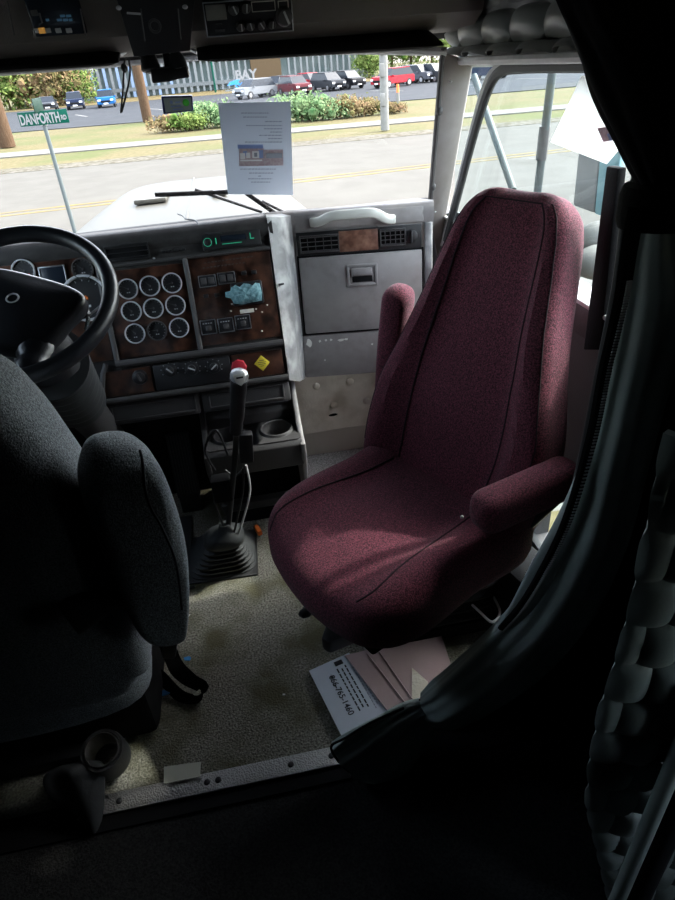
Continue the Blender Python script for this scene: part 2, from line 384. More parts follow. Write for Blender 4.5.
# windshield: bottom along cowl y 2.36, top y 2.2
WS = [(XL+.02, 2.30, 1.05), (-.1, 2.42, 1.05), (.69, 2.26, 1.03), (.71, 2.13, 1.50), (-.1, 2.27, 1.54), (XL+.02, 2.2, 1.53)]
m = MB()
bot = [(XL, 2.30, 1.02), (-.6, 2.40, 1.02), (-.1, 2.42, 1.02), (.35, 2.38, 1.02), (.70, 2.27, 1.0)]
top = [(XL, 2.18, 1.54), (-.6, 2.26, 1.54), (-.1, 2.28, 1.54), (.35, 2.24, 1.53), (.72, 2.13, 1.50)]
m.rings([[V(p) for p in bot], [V(p) for p in top]], close=False, cap=False)
st('window_2', m, GL, 'clear curved windshield glass', 'window')
# lower windshield gasket and upper edge
m = MB(); m.tube(smooth([V(p)+V((0, 0, .006)) for p in bot], 5), .011, 8); st('trim_2', m, 'rubber', 'black rubber gasket at the foot of the windshield', 'trim')
tp = [V(p) for p in top]; m = MB(); m.tube(smooth([p+V((0, -.01, -.005)) for p in tp], 5), .012, 8); st('trim_3', m, 'lgrey', 'light grey edge trim at the top of the windshield', 'trim')
# pillar between windshield and door: built from four corners
def quad_prism(ps, off, bev=.006): m = MB(); m.prism(ps, off, bev); return m
c0, c1 = at(443, 52, 'y', 2.13), at(429, 214, 'y', 2.27)
e0, e1 = at(473, 62, 'x', XR), at(438, 262, 'x', XR)
pil = quad_prism([c0, e0, e1, c1], (.02, .05, 0))
P_ = st('trim_4', pil, 'pillar', 'light grey windshield pillar with screws at the passenger side', 'pillar trim')
for k, q in enumerate([.12, .5, .86]):
    p = V(c0).lerp(V(c1), q)+ (V(e0).lerp(V(e1), q)-V(c0).lerp(V(c1), q))*.35
    n = (V(e0)-V(c0)).cross(V(c1)-V(c0)).normalized(); n = n if n.y < 0 else -n
    m = MB(); m.sphere(p+n*.002, .006, (1, 1, .6), 10, 6); m.build('screw', 'steel', P_)
m = MB(); m.tube([c0+V((-.004, -.01, .01)), c1+V((-.004, -.01, -.02))], .009, 8)
for q in (.32, .8): m.sphere(c0.lerp(c1, q)+V((0, -.016, 0)), .012, (1, .7, 1.2), 10, 8)
st('trim_5', m, 'dgrey', 'dark grey edge moulding along the right end of the windshield', 'trim')
# ------------------------------------------------------------- passenger door (plane x = .8)
DP = Pl((XR, 0, 0), (0, -1, 0), (0, 0, 1))       # u = -y , v = z, n = -x
def dp(y, z, d=0): return DP.w(-y, z, d)
m = MB()
sill = .965
m.box((XR+.03, 1.2, .06), (.06, .44, .2)); m.box((XR+.03, 1.80, .38), (.06, .78, 1.0+.17-.38+.0-.0)) 
m.box((XR+.03, 1.2, .70), (.06, .44, .53)); m.box((XR+.03, 1.03, .45), (.06, .14, 1.03))
m.box((XR+.03, 1.66, sill-.04), (.07, 1.4, .08), None, .01)
m.box((XR+.03, 1.75, -.04), (.06, 1.6, .1)); m.box((XR+.03, 2.4, .45), (.06, .5, 1.05))
m.box((XR+.03, 1.03, 1.2), (.06, .12, .6))
dr = MB(); dr.b = m.b; D1 = st('door_1', dr, 'dgrey', 'passenger door with grey sill and low peep window', 'door')
m = MB(); m.box((XR+.028, 1.66, sill+.004), (.075, 1.4, .012), None, .004); m.build('sill_cap', 'lgrey', D1)
m = MB(); m.prism([dp(1.04, 1.445), dp(2.18, 1.455), dp(2.18, 1.9), dp(1.04, 1.9)], (.05, 0, 0)); m.build('door_header', 'lgrey', D1)
# black rubber window frame: curved front corner
pts = [dp(1.12, .97, .012), dp(1.12, 1.41, .012), dp(1.16, 1.450, .012), dp(1.5, 1.453, .012)]+[at(a, b, 'x', XR-.012) for a, b in ((520, 67), (503, 70), (493, 80), (484, 102), (471, 146), (458, 196), (446, 240))]
m = MB(); m.tube(smooth(pts, 5), .012, 8, flat=1.3, up=(1, 0, 0)); m.build('window_seal', 'rubber', D1)
pts = [at(a, b, 'x', XR-.004) for a, b in ((540, 64), (510, 65), (493, 70), (482, 92), (470, 136), (455, 196), (442, 245))]
m = MB(); m.tube(smooth(pts, 5), .007, 8); m.build('chrome_edge', 'lgrey', D1)
st('window_3', bx(XR+.03, 1.1, .96, XR+.034, 2.32, 1.46), GL2, 'passenger door window glass', 'window')
st('window_4', bx(XR+.03, .98, .15, XR+.034, 1.45, .45), GL2, 'low peep window of the passenger door', 'window')
m = MB(); DP.frame(m, -1.43, .15, -.98, .45, .02, -.01, .012); m.build('peep_window_frame', 'rubber', D1)
# dark rear post and seat belt strip behind the window
st('trim_6', quad_prism([at(618, 168, 'x', .79), at(606, 166, 'x', .79), at(583, 350, 'x', .79), at(600, 350, 'x', .79)], (.02, 0, 0), .004), 'blackm', 'black rear post of the passenger door window', 'trim')
# tufted header above the passenger window
HP = Pl((.775, 1.9, 1.46), (0, -1, 0), (0.38, 0, 1))
hd = thing('tufted_header', HP.w(0, 0, 0), 'grey button tufted vinyl panel above the passenger window', 'upholstered panel')
def hf(i, j):
    a = -.35+1.10*i; b = .012+.40*j; y = (b+.035)/.08; r = math.floor(y); fy = y-r; x = a/.19+(.5 if r % 2 else 0); fx = x-math.floor(x)
    lobes = math.sin(PI*fx)**.5 if 0 < fx < 1 else 0
    x2 = a/.19+(0 if r % 2 else .5); fx2 = abs((x2-math.floor(x2))-.5)*2
    k = lobes*(1-(abs(fy-.5)*2)**2.5)**.6
    return HP.w(a, b, .055*k)
m = MB(); m.grid(hf, 150, 60); m.build('padding', 'leather', hd, angle=80)
m = MB(); m.box(HP.w(.225, .18, -.02), (1.05, .36, .02), HP.rot); m.build('backing', 'leather', hd)
m = MB(); m.tube([HP.w(-.30, .005, .01), HP.w(.75, .005, .01)], .012, 8); m.build('piping', 'lgrey', hd)
for r in range(0, 6):
    for c_ in range(-4, 7):
        a = (c_-(.5 if r % 2 else 0))*.19; b_ = r*.08-.035
        if -.3 < a < .7 and .03 < b_ < .38: m = MB(); m.sphere(HP.w(a, b_, .008), .013, (.8, 1.1, .6), 12, 8, HP.rot); m.build('button', 'leather', hd)

# =================================================================== DASHBOARD
D = Pl((-.3, 1.9, .8), (1, 0, 0), (0, .3, .954))
a9 = math.radians(9)
G = Pl((.2, 2.08, .97), (math.cos(a9), -math.sin(a9), 0), (0, .08, .997))
db = thing('dashboard', (-.1, 2.1, .5), 'truck dashboard with burl wood gauge panels left and grey glove box right', 'dashboard')
L0 = XL+.3+.01            # left end in D coordinates
m = MB()                   # dash top pad: brow curling forward to the windshield
def prof(x0, x1, u0=None):
    return [[V((x, y, z)) for y, z in ((2.40, 1.035), (2.2, 1.065), (2.06, 1.095), (2.0, 1.10), (1.985, 1.085), (1.98, 1.06), (2.06, .95), (2.36, .9))] for x in (x0, x1)]
m.rings(prof(XL, .125), close=True); m.build('dash_top', 'dash', db, angle=50)
m = MB()
tp_ = lambda a: [G.w(a, .118, .0), G.w(a, .125, -.015), V((G.w(a, 0)[0], 2.2, 1.07)), V((G.w(a, 0)[0], 2.33-.1*max(0, a), 1.03)), V((G.w(a, 0)[0], 2.33-.1*max(0, a), .9)), G.w(a, .06, -.06), G.w(a, .06, -.004), G.w(a, .09, .004)]
m.rings([tp_(a) for a in (-.09, -.03, .1, .25, .4, .458)]); m.build('dash_top', 'grey', db, angle=60)
# backing boards of the driver side
m = MB(); D.box(m, L0, -.19, .41, .30, -.05, -.008); m.build('dash_frame', 'dash', db)
# burl wood pieces
m = MB(); D.box(m, -.105, -.05, .137, .213, -.008, 0, .002); m.build('gauge_panel', 'wood', db)
m = MB(); D.box(m, .152, -.045, .405, .222, -.008, 0, .002); m.build('switch_panel', 'wood', db)
m = MB(); D.box(m, L0, -.05, -.125, .262, -.008, 0, .002); m.build('cluster_panel', 'wood', db)
m = MB(); D.box(m, -.175, -.165, -.02, -.085, -.008, .001, .002); m.build('heater_panel', 'wood', db)
m = MB(); D.box(m, .235, -.165, .40, -.085, -.008, .001, .002); m.build('valve_panel', 'wood', db)
m = MB(); D.box(m, -.012, -.165, .23, -.085, -.008, .006, .003); hp_ = m.build('heater_controls', 'black', db)
# trim bars
m = MB(); m.tube([D.w(-.12, -.065, .006), D.w(.41, -.065, .006)], .011, 10); m.build('trim_bar', 'dgrey', db)
m = MB(); m.tube([D.w(-.18, -.178, .004), D.w(.41, -.178, .004)], .010, 10); m.build('trim_bar', 'dgrey', db)
m = MB(); m.tube([D.w(.145, -.06, .002), D.w(.145, .225, .002)], .008, 10); m.build('divider_bar', 'dgrey', db)
m = MB(); m.tube([D.w(-.115, -.06, .002), D.w(-.115, .26, .002)], .008, 10); m.build('divider_bar', 'dgrey', db)
m = MB(); m.tube([D.w(-.12, .228, .002), D.w(.41, .228, .002)], .006, 8); m.build('trim_bar', 'dgrey', db)
m = MB(); m.tube([D.w(-.185, -.17, .006), D.w(-.165, -.09, .006), D.w(-.15, -.06, .006)], .008, 8); m.build('trim_bar', 'dgrey', db)
# vents in upper strip
def vent(P, a0, b0, a1, b1, ns, par, mt='black', nv=0):
    m = MB(); P.box(m, a0, b0, a1, b1, -.004, .002); f = m.build('vent', 'blackm', par)
    m = MB(); P.frame(m, a0, b0, a1, b1, .004, .0, .009); m.build('vent_frame', mt, f)
    for k in range(ns):
        b = b0+(b1-b0)*(k+.5)/ns; m = MB(); m.box(P.w((a0+a1)/2, b, .005), (a1-a0-.01, .0022, .007), P.rot); m.build('vent_blade', mt, f)
    for k in range(nv):
        a = a0+(a1-a0)*(k+1)/(nv+1); m = MB(); m.box(P.w(a, (b0+b1)/2, .007), (.0025, b1-b0-.008, .006), P.rot); m.build('vent_blade', mt, f)
    return f
vent(D, -.085, .24, .045, .285, 3, db)
for a, b in ((-.098, .238), (.055, .236)):
    m = MB(); m.sphere(D.w(a, b, .003), .004, (1, 1, .7), 8, 6); m.build('screw', 'steel', db)
for a in (.08, .1, .12, .14):
    m = MB(); D.box(m, a, .248, a+.012, .256, -.002, .006, .002); m.build('rocker_switch', 'black', db)
m = MB(); D.box(m, .205, .24, .385, .288, -.006, .004, .003); rd = m.build('radio', 'black', db)
m = MB(); m.lathe(D.w(.222, .264, .003), D.n, [(.011, 0), (.011, .007), (.008, .009)], 20); m.build('volume_knob', 'black', rd)
m = MB(); m.ringm(D.w(.222, .264, .003), D.n, .0115, .0128, 0, .002, 24); m.build('lit_ring', 'green_led', rd)
for a, b, w, h in ((.246, .256, .003, .018), (.352, .262, .003, .016), (.352, .260, .012, .003), (.265, .253, .06, .002)):
    m = MB(); D.box(m, a, b, a+w, b+h, .003, .0055, .0005); m.build('lit_marking', 'green_led', rd)
m = MB(); D.box(m, .262, .261, .34, .278, .003, .005, .001); m.build('display', 'screen', rd)

def gauge(P, a, b, r, par, mt='bezelm', ang=2.4, red=False):
    m = MB(); m.lathe(P.w(a, b, -.002), P.n, [(r*.9, 0), (r*.9, .004)], 32); g = m.build('gauge', 'dial', par)
    m = MB(); m.ringm(P.w(a, b, 0), P.n, r*.87, r, -.001, .012, 36); m.build('bezel', mt, g)
    m = MB()
    for k in range(13):
        q = math.radians(225-k*22.5); R1 = r*.76
        c = P.w(a+math.cos(q)*R1, b+math.sin(q)*R1, .0045)
        m.box(c, (r*.10, r*.025, .0006), P.rot @ Matrix.Rotation(q, 3, 'Z'))
    for dx in (-.1, .1): m.box(P.w(a+dx*r, b-.35*r, .0045), (r*.12, r*.1, .0006), P.rot)
    m.build('dial_marks', 'lgrey', g)
    m = MB(); q = ang
    m.tube([P.w(a, b, .007), P.w(a+math.cos(q)*r*.62, b+math.sin(q)*r*.62, .007)], [.0014, .0006], 6); m.lathe(P.w(a, b, .004), P.n, [(r*.1, 0), (r*.08, .005)], 12)
    m.build('needle', 'orange' if red else 'dgrey', g)
    return g
gp = {}
for j in range(3):
    for i in range(3):
        px_ = 128+22*i+j*3.6; py_ = 289-3*i+j*22.3
        a, b = D.uv(px_, py_)
        gauge(D, a, b, .031, db, 'dgrey' if (i == 1 and j == 2) else 'bezelm', random.uniform(2, 4))
# driver cluster
a, b = D.uv(24, 271); gauge(D, a, b, .034, db, 'bezelm')
m = MB(); 
for k in range(4): D.box(m, a-.016+k*.009, b-.014, a-.011+k*.009, b-.009, .004, .0055, .0005)
m.build('warning_marks', 'red', db)
a, b = D.uv(83, 269); gauge(D, a, b, .032, db, 'dgrey')
a, b = D.uv(86, 298); gauge(D, a, b, .070, db, 'bezelm', 3.4, True)
a, b = D.uv(26, 302); gauge(D, a, b, .066, db, 'bezelm', 2.2, True)
a, b = D.uv(54, 277); m = MB(); D.box(m, a-.036, b-.028, a+.036, b+.03, 0, .006, .003); q_ = m.build('cluster_display', 'screen', db)
m = MB(); D.frame(m, a-.038, b-.030, a+.038, b+.032, .004, .002, .009); m.build('display_frame', 'steel', q_)
# left vent of cluster / lower left wood already; switch panel details
for (x, y) in ((207.5, 281), (226.5, 278)):
    a, b = D.uv(x, y); m = MB(); D.box(m, a-.025, b-.015, a+.025, b+.015, 0, .006, .002); s_ = m.build('switch_block', 'black', db)
    m = MB(); D.frame(m, a-.027, b-.018, a+.027, b+.018, .0022, .0, .008, .0005); m.build('switch_bezel', 'steel', s_)
    for k in (-1, 1): m = MB(); D.box(m, a+k*.012-.009, b-.010, a+k*.012+.009, b+.010, .005, .011, .002); m.build('rocker', 'dgrey', s_)
for (x, y) in ((208.5, 327), (226, 325), (243, 322)):
    a, b = D.uv(x, y); m = MB(); D.box(m, a-.022, b-.020, a+.022, b+.020, 0, .006, .002); s_ = m.build('switch_block', 'black', db)
    m = MB(); D.frame(m, a-.0245, b-.0225, a+.0245, b+.0225, .0022, .0, .008, .0005); m.build('switch_bezel', 'steel', s_)
    m = MB(); D.box(m, a-.008, b-.012, a+.009, b+.004, .005, .013, .003); m.build('rocker', 'dgrey', s_)
    m = MB(); 
    for k in range(4): D.box(m, a-.016+k*.008, b+.010, a-.011+k*.008, b+.013, .005, .0068, .0003)
    m.build('switch_marks', 'lgrey', s_)
for (x, y) in ((244, 273), (254, 272), (206, 296), (217, 295)):
    a, b = D.uv(x, y); m = MB(); D.box(m, a-.008, b-.006, a+.008, b+.006, 0, .006, .002); m.build('blank_switch', 'black', db)
for (x, y) in ((232, 304), (231, 311), (256, 309), (262, 312), (262, 331), (267, 305)):
    a, b = D.uv(x, y); m = MB(); m.sphere(D.w(a, b, .002), .0034, (1, 1, .8), 8, 6); m.build('screw', 'creamp', db)
m = MB()
for r_, y0, x0, n_ in ((0, 263, 205, 14), (1, 268, 204, 12), (2, 287, 208, 5)):
    for k in range(n_):
        a, b = D.uv(x0+k*3.6, y0-k*.5); D.box(m, a-.0035, b-.0014, a+.0035, b+.0014, 0, .0012, .0002)
m.build('switch_labels', 'dgrey', db)
a, b = D.uv(247, 311); m = MB(); D.box(m, a-.022, b-.006, a+.022, b+.006, 0, .003, .001); m.build('label_tape', 'cream', db)
# cream/black module carrying a crumpled teal note
a, b = D.uv(247, 293); m = MB(); D.box(m, a-.048, b-.036, a+.05, b+.035, 0, .022, .006); m.build('brake_controller', 'black', db)
tn = MB()
o2 = [(-.045, -.026), (-.02, -.033), (.01, -.030), (.042, -.028), (.046, -.005), (.043, .024), (.030, .028), (.022, .020), (.008, .027), (-.006, .030), (-.02, .020), (-.032, .028), (-.046, .022), (-.05, .012), (-.066, .010), (-.068, -.004), (-.052, -.010)]
tn.b = bmesh.new(); vv = []
C_ = tn.b.verts.new(D.w(a-.005, b, .032))
ro = [tn.b.verts.new(D.w(a+p[0], b+p[1], .024+random.uniform(0, .004))) for p in o2]; ri = [tn.b.verts.new(D.w(a+p[0]*.55-.002, b+p[1]*.55, .028+random.uniform(-.003, .006))) for p in o2]
for i in range(len(o2)):
    j = (i+1) % len(o2); tn.b.faces.new((ro[i], ro[j], ri[j], ri[i])); tn.b.faces.new((ri[i], ri[j], C_))
o = tn.build('sticky_note', 'teal', angle=10); sd = o.modifiers.new('s', 'SOLIDIFY'); sd.thickness = .001
tag(o, 'crumpled teal paper note stuck over the black module on the switch panel', 'note')
# heater controls
for k, x in enumerate((170, 192, 214)):
    a, b = D.uv(x, 370-k*1.8); m = MB(); m.lathe(D.w(a, b, .006), D.n, [(.022, 0), (.021, .003), (.013, .005), (.012, .013), (.009, .015)], 24); kn = m.build('heater_knob', 'black', hp_)
    m = MB(); m.box(D.w(a, b, .021), (.004, .022, .003), D.rot @ Matrix.Rotation([.8, 1.1, -.9][k], 3, 'Z')); m.build('pointer', 'lgrey', kn)
    m = MB()
    for q in range(7):
        t_ = math.radians(-30+q*40); m.box(D.w(a+math.cos(t_)*.027, b+math.sin(t_)*.022, .0065), (.003, .003, .0006), D.rot)
    m.build('knob_marks', 'lgrey', kn)
a, b = D.uv(140, 377); m = MB(); m.lathe(D.w(a, b, .001), D.n, [(.024, 0), (.023, .004), (.017, .006), (.016, .016), (.012, .018)], 24); kn = m.build('light_switch_knob', 'black', db)
m = MB(); m.box(D.w(a, b, .019), (.007, .026, .006), D.rot @ Matrix.Rotation(.4, 3, 'Z')); m.build('grip', 'dgrey', kn)
# red brake valve knob
a, b = D.uv(239, 366); m = MB(); m.cyl(D.w(a, b, 0), D.w(a, b, .035), .007); vk = m.build('parking_brake_valve', 'black', db)
m = MB(); m.lathe(D.w(a, b, .03), D.n, [(.012, 0), (.024, .004), (.026, .010), (.022, .016), (.008, .019)], 8); m.build('red_knob', 'red', vk, angle=20)['label'] = 'red eight-sided pull knob'
# yellow diamond sticker
a, b = D.uv(262, 363); m = MB(); P2 = Pl(D.w(a, b, .0025), D.rot @ V((.707, .707, 0)), D.rot @ V((-.707, .707, 0)))
P2.box(m, -.018, -.018, .018, .018, 0, .0015, .001); o = m.build('warning_sticker', 'yellow'); tag(o, 'small yellow diamond warning sticker on the wooden panel right of the red knob', 'sticker')
m = MB()
for k, w in enumerate((.016, .026, .024, .012)): m.box(D.w(a, b+.009-k*.006, .0046), (w, .0018, .0006), D.rot)
m.build('sticker_text', 'dgrey', o)
# worn silver strip between centre stack and glove box side
m = MB()
def Lp(v, d=0): return D.w(.412, v, .004+d)
Ll = [Lp(v) for v in (.318, .30, .2, .1, 0, -.08, -.19)]
Rl = [G.w(-.006, v, 0) for v in (.112, .085, .0, -.1, -.2, -.29)]+[G.w(-.012, -.45, 0)]
mid = [a_.lerp(b_, .35)+V((.012, -.022, 0)) for a_, b_ in zip(Ll, Rl)]; mid2 = [a_.lerp(b_, .75)+V((.006, -.010, 0)) for a_, b_ in zip(Ll, Rl)]
rows = [[l+V((0, .04, 0)), l, a_, b_, r, r+V((0, .04, 0))] for l, a_, b_, r in zip(Ll, mid, mid2, Rl)]
m.rings(rows, close=True); m.build('side_bezel', 'worn', db, angle=60)
a, b = .422, .10; m = MB(); m.box(Ll[3].lerp(mid[3], .4)+V((0, -.012, .02)), (.012, .006, .085), D.rot, .002); m.build('bezel_clip', 'dgrey', db)
# passenger side: surround
m = MB(); G.box(m, -.012, -.45, .455, .118, -.03, -.006, .004); m.build('passenger_panel', 'grey', db)
m = MB(); G.box(m, .003, .062, .425, .112, -.008, .004, .006); m.build('upper_rail', 'grey', db)
m = MB(); G.box(m, -.008, -.45, .44, -.292, -.008, .002, .006); m.build('lower_panel', 'grey', db)
# chips of worn paint on lower panel
m = MB()
for x, y, w, h in ((309, 343, 7, 10), (320, 341, 3, 3), (326, 340, 3, 3), (331, 339.5, 3, 3), (341, 340, 9, 4), (346, 339, 5, 3), (325, 360, 2, 2), (372, 344, 3, 2)):
    a, b = G.uv(x, y); s_ = .0033
    pts = [G.w(a+math.cos(q)*w*s_*.5*random.uniform(.6, 1.1), b+math.sin(q)*h*s_*.5*random.uniform(.6, 1.1), .0021) for q in [2*PI*k/9 for k in range(9)]]
    m.prism(pts, G.n*.0006)
m.build('paint_chips', 'offwhite', db)
m = MB(); G.box(m, .427, -.44, .452, .06, -.01, .006, .004); m.build('end_bezel', 'worn', db)
m = MB(); G.box(m, .004, -.018, .418, .056, -.006, .0, .002); vp = m.build('vent_panel', 'black', db)
m = MB(); a0, _ = G.uv(339, 240); a1, _ = G.uv(378, 238); G.box(m, a0, -.014, a1, .052, 0, .004, .002); m.build('wood_insert', 'woodl', vp)
a0, _ = G.uv(300, 244); vent(G, .014, -.010, a0+.13, .046, 4, db, 'dgrey', 4)
a0, b0 = G.uv(380, 240); vent(G, a0, -.006, a0+.085, .048, 4, db, 'dgrey', 4)
a0, b0 = G.uv(411, 237); m = MB(); m.lathe(G.w(a0, b0+.002, .0), G.n, [(.022, 0), (.021, .008), (.017, .010)], 24); kn = m.build('vent_knob', 'black', db)
m = MB(); m.box(G.w(a0, b0+.002, .012), (.008, .040, .012), G.rot, .003); m.build('grip', 'black', kn)
m = MB(); G.box(m, .006, -.284, .418, -.024, -.004, .010, .006); gb = m.build('glove_box_door', 'grey', db)
m = MB(); G.frame(m, 0, -.29, .424, -.018, .006, -.006, .002); m.build('door_gap', 'blackm', db)
a, b = G.uv(362, 274); m = MB(); G.frame(m, a-.052, b-.038, a+.052, b+.036, .010, .008, .015, .003); lt = m.build('latch_frame', 'grey', gb)
m = MB(); G.box(m, a-.043, b-.03, a+.043, b+.028, .009, .0105, .001); m.build('latch_recess', 'grey', gb)
m = MB(); G.box(m, a-.036, b-.002, a+.034, b+.024, .010, .020, .005); m.build('latch', 'grey', gb)
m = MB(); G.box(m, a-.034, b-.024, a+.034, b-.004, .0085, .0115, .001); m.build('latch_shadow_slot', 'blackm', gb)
# grab handle on top rail
q0, q1 = G.uv(314, 222), G.uv(391, 219)
m = MB(); pts = [G.w(q0[0]-.003, q0[1]+.0, .012), G.w(q0[0]+.02, q0[1]+.004, .022), G.w(q0[0]+.06, q0[1]+.020, .045), G.w((q0[0]+q1[0])/2, q0[1]+.022, .05), G.w(q1[0]-.06, q0[1]+.020, .045), G.w(q1[0]-.02, q1[1]+.006, .022), G.w(q1[0]+.003, q1[1], .012)]
m.tube(smooth(pts, 4), .008, 10, flat=1.9, up=G.n); h_ = m.build('grab_handle', 'offwhite', db)
for q in (q0, q1): m = MB(); G.box(m, q[0]-.014, q[1]-.014, q[0]+.014, q[1]+.014, .0, .016, .005); m.build('handle_foot', 'offwhite', h_)
m = MB(); m.lathe(G.w(q0[0], q0[1], .016), G.n, [(.006, 0), (.004, .003)], 12); m.build('screw', 'dgrey', h_)
# antenna lead lying on dash top
m = MB(); m.tube(smooth([at(178, 214, 'y', 2.3), at(183, 216, 'y', 2.2), at(186, 219, 'y', 2.1), V(at(196, 221, 'y', 2.05)), V(at(200, 228, 'y', 2.0)), V(at(206, 233, 'y', 1.985)), at(222, 233, 'y', 1.98)], 5), .0025, 6)
tag(m.build('antenna_cable', 'rubber'), 'thin black cable trailing over the dash top towards the radio', 'cable')
# knee drawers under dash
m = MB(); D.box(m, -.2, -.26, .11, -.19, -.05, -.012, .006); dw = m.build('knee_panel', 'dgrey', db)
m = MB(); D.frame(m, -.17, -.25, .10, -.196, .006, -.014, -.006, .002); m.build('panel_rim', 'dgrey', dw)
m = MB(); D.box(m, .12, -.26, .41, -.19, -.05, -.012, .006); dw = m.build('knee_panel', 'dgrey', db)
m = MB(); D.frame(m, .14, -.25, .39, -.20, .006, -.014, -.006, .002); m.build('panel_rim', 'dgrey', dw)
m = MB(); m.box((-.45, 2.1, .5), (1.1, .3, .14)); m.build('under_dash', 'blackm', db)
# ---------------- cream padded kick panel
K = Pl((.1, 2.34, .0), (1, 0, 0), (0, 0, 1))
kp = thing('kick_panel', (.4, 2.36, 0), 'cream quilted vinyl kick panel below the glove box', 'kick panel')
a0, b0 = K.uv(303, 425); 
P_off = .0
def kf(i, j):
    a = .05+.68*i; b = .14+.37*j
    h = .012*(abs(math.sin(a*9.0+1))*.5+.5)
    d = 0
    for ba, bb in kb: d -= .016*math.exp(-((a-ba)**2+(b-bb)**2)/.0012)
    return K.w(a, b, .02+h+d)
kb = [K.uv(x, y) for x, y in ((314.5, 381.5), (348, 377), (332, 400), (364.5, 396), (385, 402), (375, 380))]
m = MB(); m.grid(kf, 60, 40, .02); m.build('padding', 'cream', kp)
for a, b in kb: m = MB(); m.sphere(K.w(a, b, .046), .016, (1, 1, .5), 14, 8, K.rot); m.build('button', 'cream', kp)
m = MB(); m.tube([K.w(.05, .14, .03), K.w(.73, .14, .03)], .012, 8); m.build('piping', 'creamp', kp)
m = MB(); K.box(m, .05, .0, .73, .13, -.02, .02, .008); m.build('sill_plate', 'creamp', kp)
m = MB(); a, b = K.uv(331, 410); m.sphere(K.w(a, b, .044), .018, (1.2, .35, .4), 10, 6, K.rot); m.build('torn_hole', 'blackm', kp)
# cab carpet in passenger foot well, colour lightened to look lit
m = MB(); m.grid(lambda i, j: V((.0+.8*i, 1.75+.62*j, .004+.004*math.sin(9*i)*math.sin(7*j))), 10, 10, .004); o = m.build('carpet_foot_well', 'carpetf'); o['kind'] = 'structure'; o['label'] = 'cab carpet in the passenger foot well, daylight put into its lighter tone'
# =================================================================== CENTRE CONSOLE with cup holders
cs = thing('cup_holder_console', (-.04, 2.0, 0), 'dark grey plastic floor console with two cup holders below the dash', 'console')
sp = [(2.12, .60), (1.97, .60), (1.90, .50), (1.80, .43), (1.755, .42), (1.76, .36), (1.83, .22), (1.97, .04), (2.03, 0), (2.2, 0)]
x0, x1 = -.205, .135
for xa in (x0, x1-.018): m = MB(); m.prism([(xa, y, z) for y, z in sp], (.018, 0, 0), .006); m.build('side_panel', 'dgrey' if xa < 0 else 'grey', cs)
m = MB(); m.prism([(x0+.01, y, z) for y, z in ((2.12, .57), (1.975, .57), (1.92, .47), (1.92, .40), (2.1, .38))], (x1-x0-.02, 0, 0), .004); m.build('top_panel', 'dgrey', cs)
for z in (.555, .52): m = MB(); m.box(((x0+x1)/2, 1.96+(.57-z)*-.5-.006, z-.015), (x1-x0-.06, .02, .012), Matrix.Rotation(.9, 3, 'X'), .004); m.build('tray_rib', 'black', cs)
xm = (x0+x1)/2; zt = .435
dk = MB()
for cx_, xa, xb in ((x0+.088, x0+.012, xm), (x1-.088, xm, x1-.012)):
    ya, yb_ = 1.772, 1.945; cc = V((cx_, 1.856, zt)); N_ = 48
    def sq(q):
        dx, dy = math.cos(q), math.sin(q); ts = []
        if dx > 1e-6: ts.append((xb-cx_)/dx)
        if dx < -1e-6: ts.append((xa-cx_)/dx)
        if dy > 1e-6: ts.append((yb_-cc.y)/dy)
        if dy < -1e-6: ts.append((ya-cc.y)/dy)
        t = min(ts); return V((cx_+dx*t, cc.y+dy*t, zt))
    qs = [2*PI*k/N_ for k in range(N_)]
    cr = lambda r, z: [V((cx_+math.cos(q)*r, cc.y+math.sin(q)*r, z)) for q in qs]
    dk.rings([cr(.046, zt-.085), cr(.050, zt-.006), cr(.052, zt+.004), cr(.057, zt+.004), cr(.060, zt-.001), [sq(q) for q in qs], [sq(q)-V((0, 0, .03)) for q in qs]], cap=False)
    m = MB(); m.lathe((cx_, cc.y, zt-.086), (0, 0, 1), [(.047, 0), (.047, .004)], 28); m.build('cup_well_floor', 'blackm', cs)
    m = MB(); m.ringm((cx_, cc.y, zt), (0, 0, 1), .050, .057, -.002, .007, 40); m.build('cup_rim', 'dgrey', cs)
bmesh.ops.remove_doubles(dk.b, verts=dk.b.verts[:], dist=1e-5); dk.build('cup_deck', 'dgrey', cs, angle=50)
m = MB(); m.prism([(x0+.01, y, z) for y, z in ((1.775, zt), (1.762, zt-.02), (1.77, .33), (1.80, .31), (1.80, zt-.02))], (x1-x0-.02, 0, 0), .004); m.build('front_lip', 'dgrey', cs)
m = MB(); m.box(((x0+x1)/2, 1.775, .40), (.05, .02, .03), None, .008); m.build('cup_divider', 'dgrey', cs)
m = MB(); m.box(((x0+x1)/2, 1.99, .16), (x1-x0-.04, .01, .34), Matrix.Rotation(-.35, 3, 'X')); m.build('bin_back', 'blackm', cs)
m = MB(); m.prism([(x0+.01, y, z) for y, z in ((1.99, .0), (1.93, .06), (1.90, .11), (1.925, .12), (2.03, .03))], (x1-x0-.02, 0, 0), .004); m.build('bin_lip', 'dgrey', cs)
m = MB(); c = V(at(254, 397, 'y', 1.93)); m.ringm(c, (0, -.8, .6), .008, .013, 0, .008, 20); m.build('power_socket', 'chrome', cs)
m = MB(); m.sphere(at(243, 478, 'z', .07), .03, (1.2, .8, .5), 12, 8); tag(m.build('crumpled_wrapper', 'lgrey'), 'small pale crumpled wrapper inside the open bin of the console', 'wrapper')

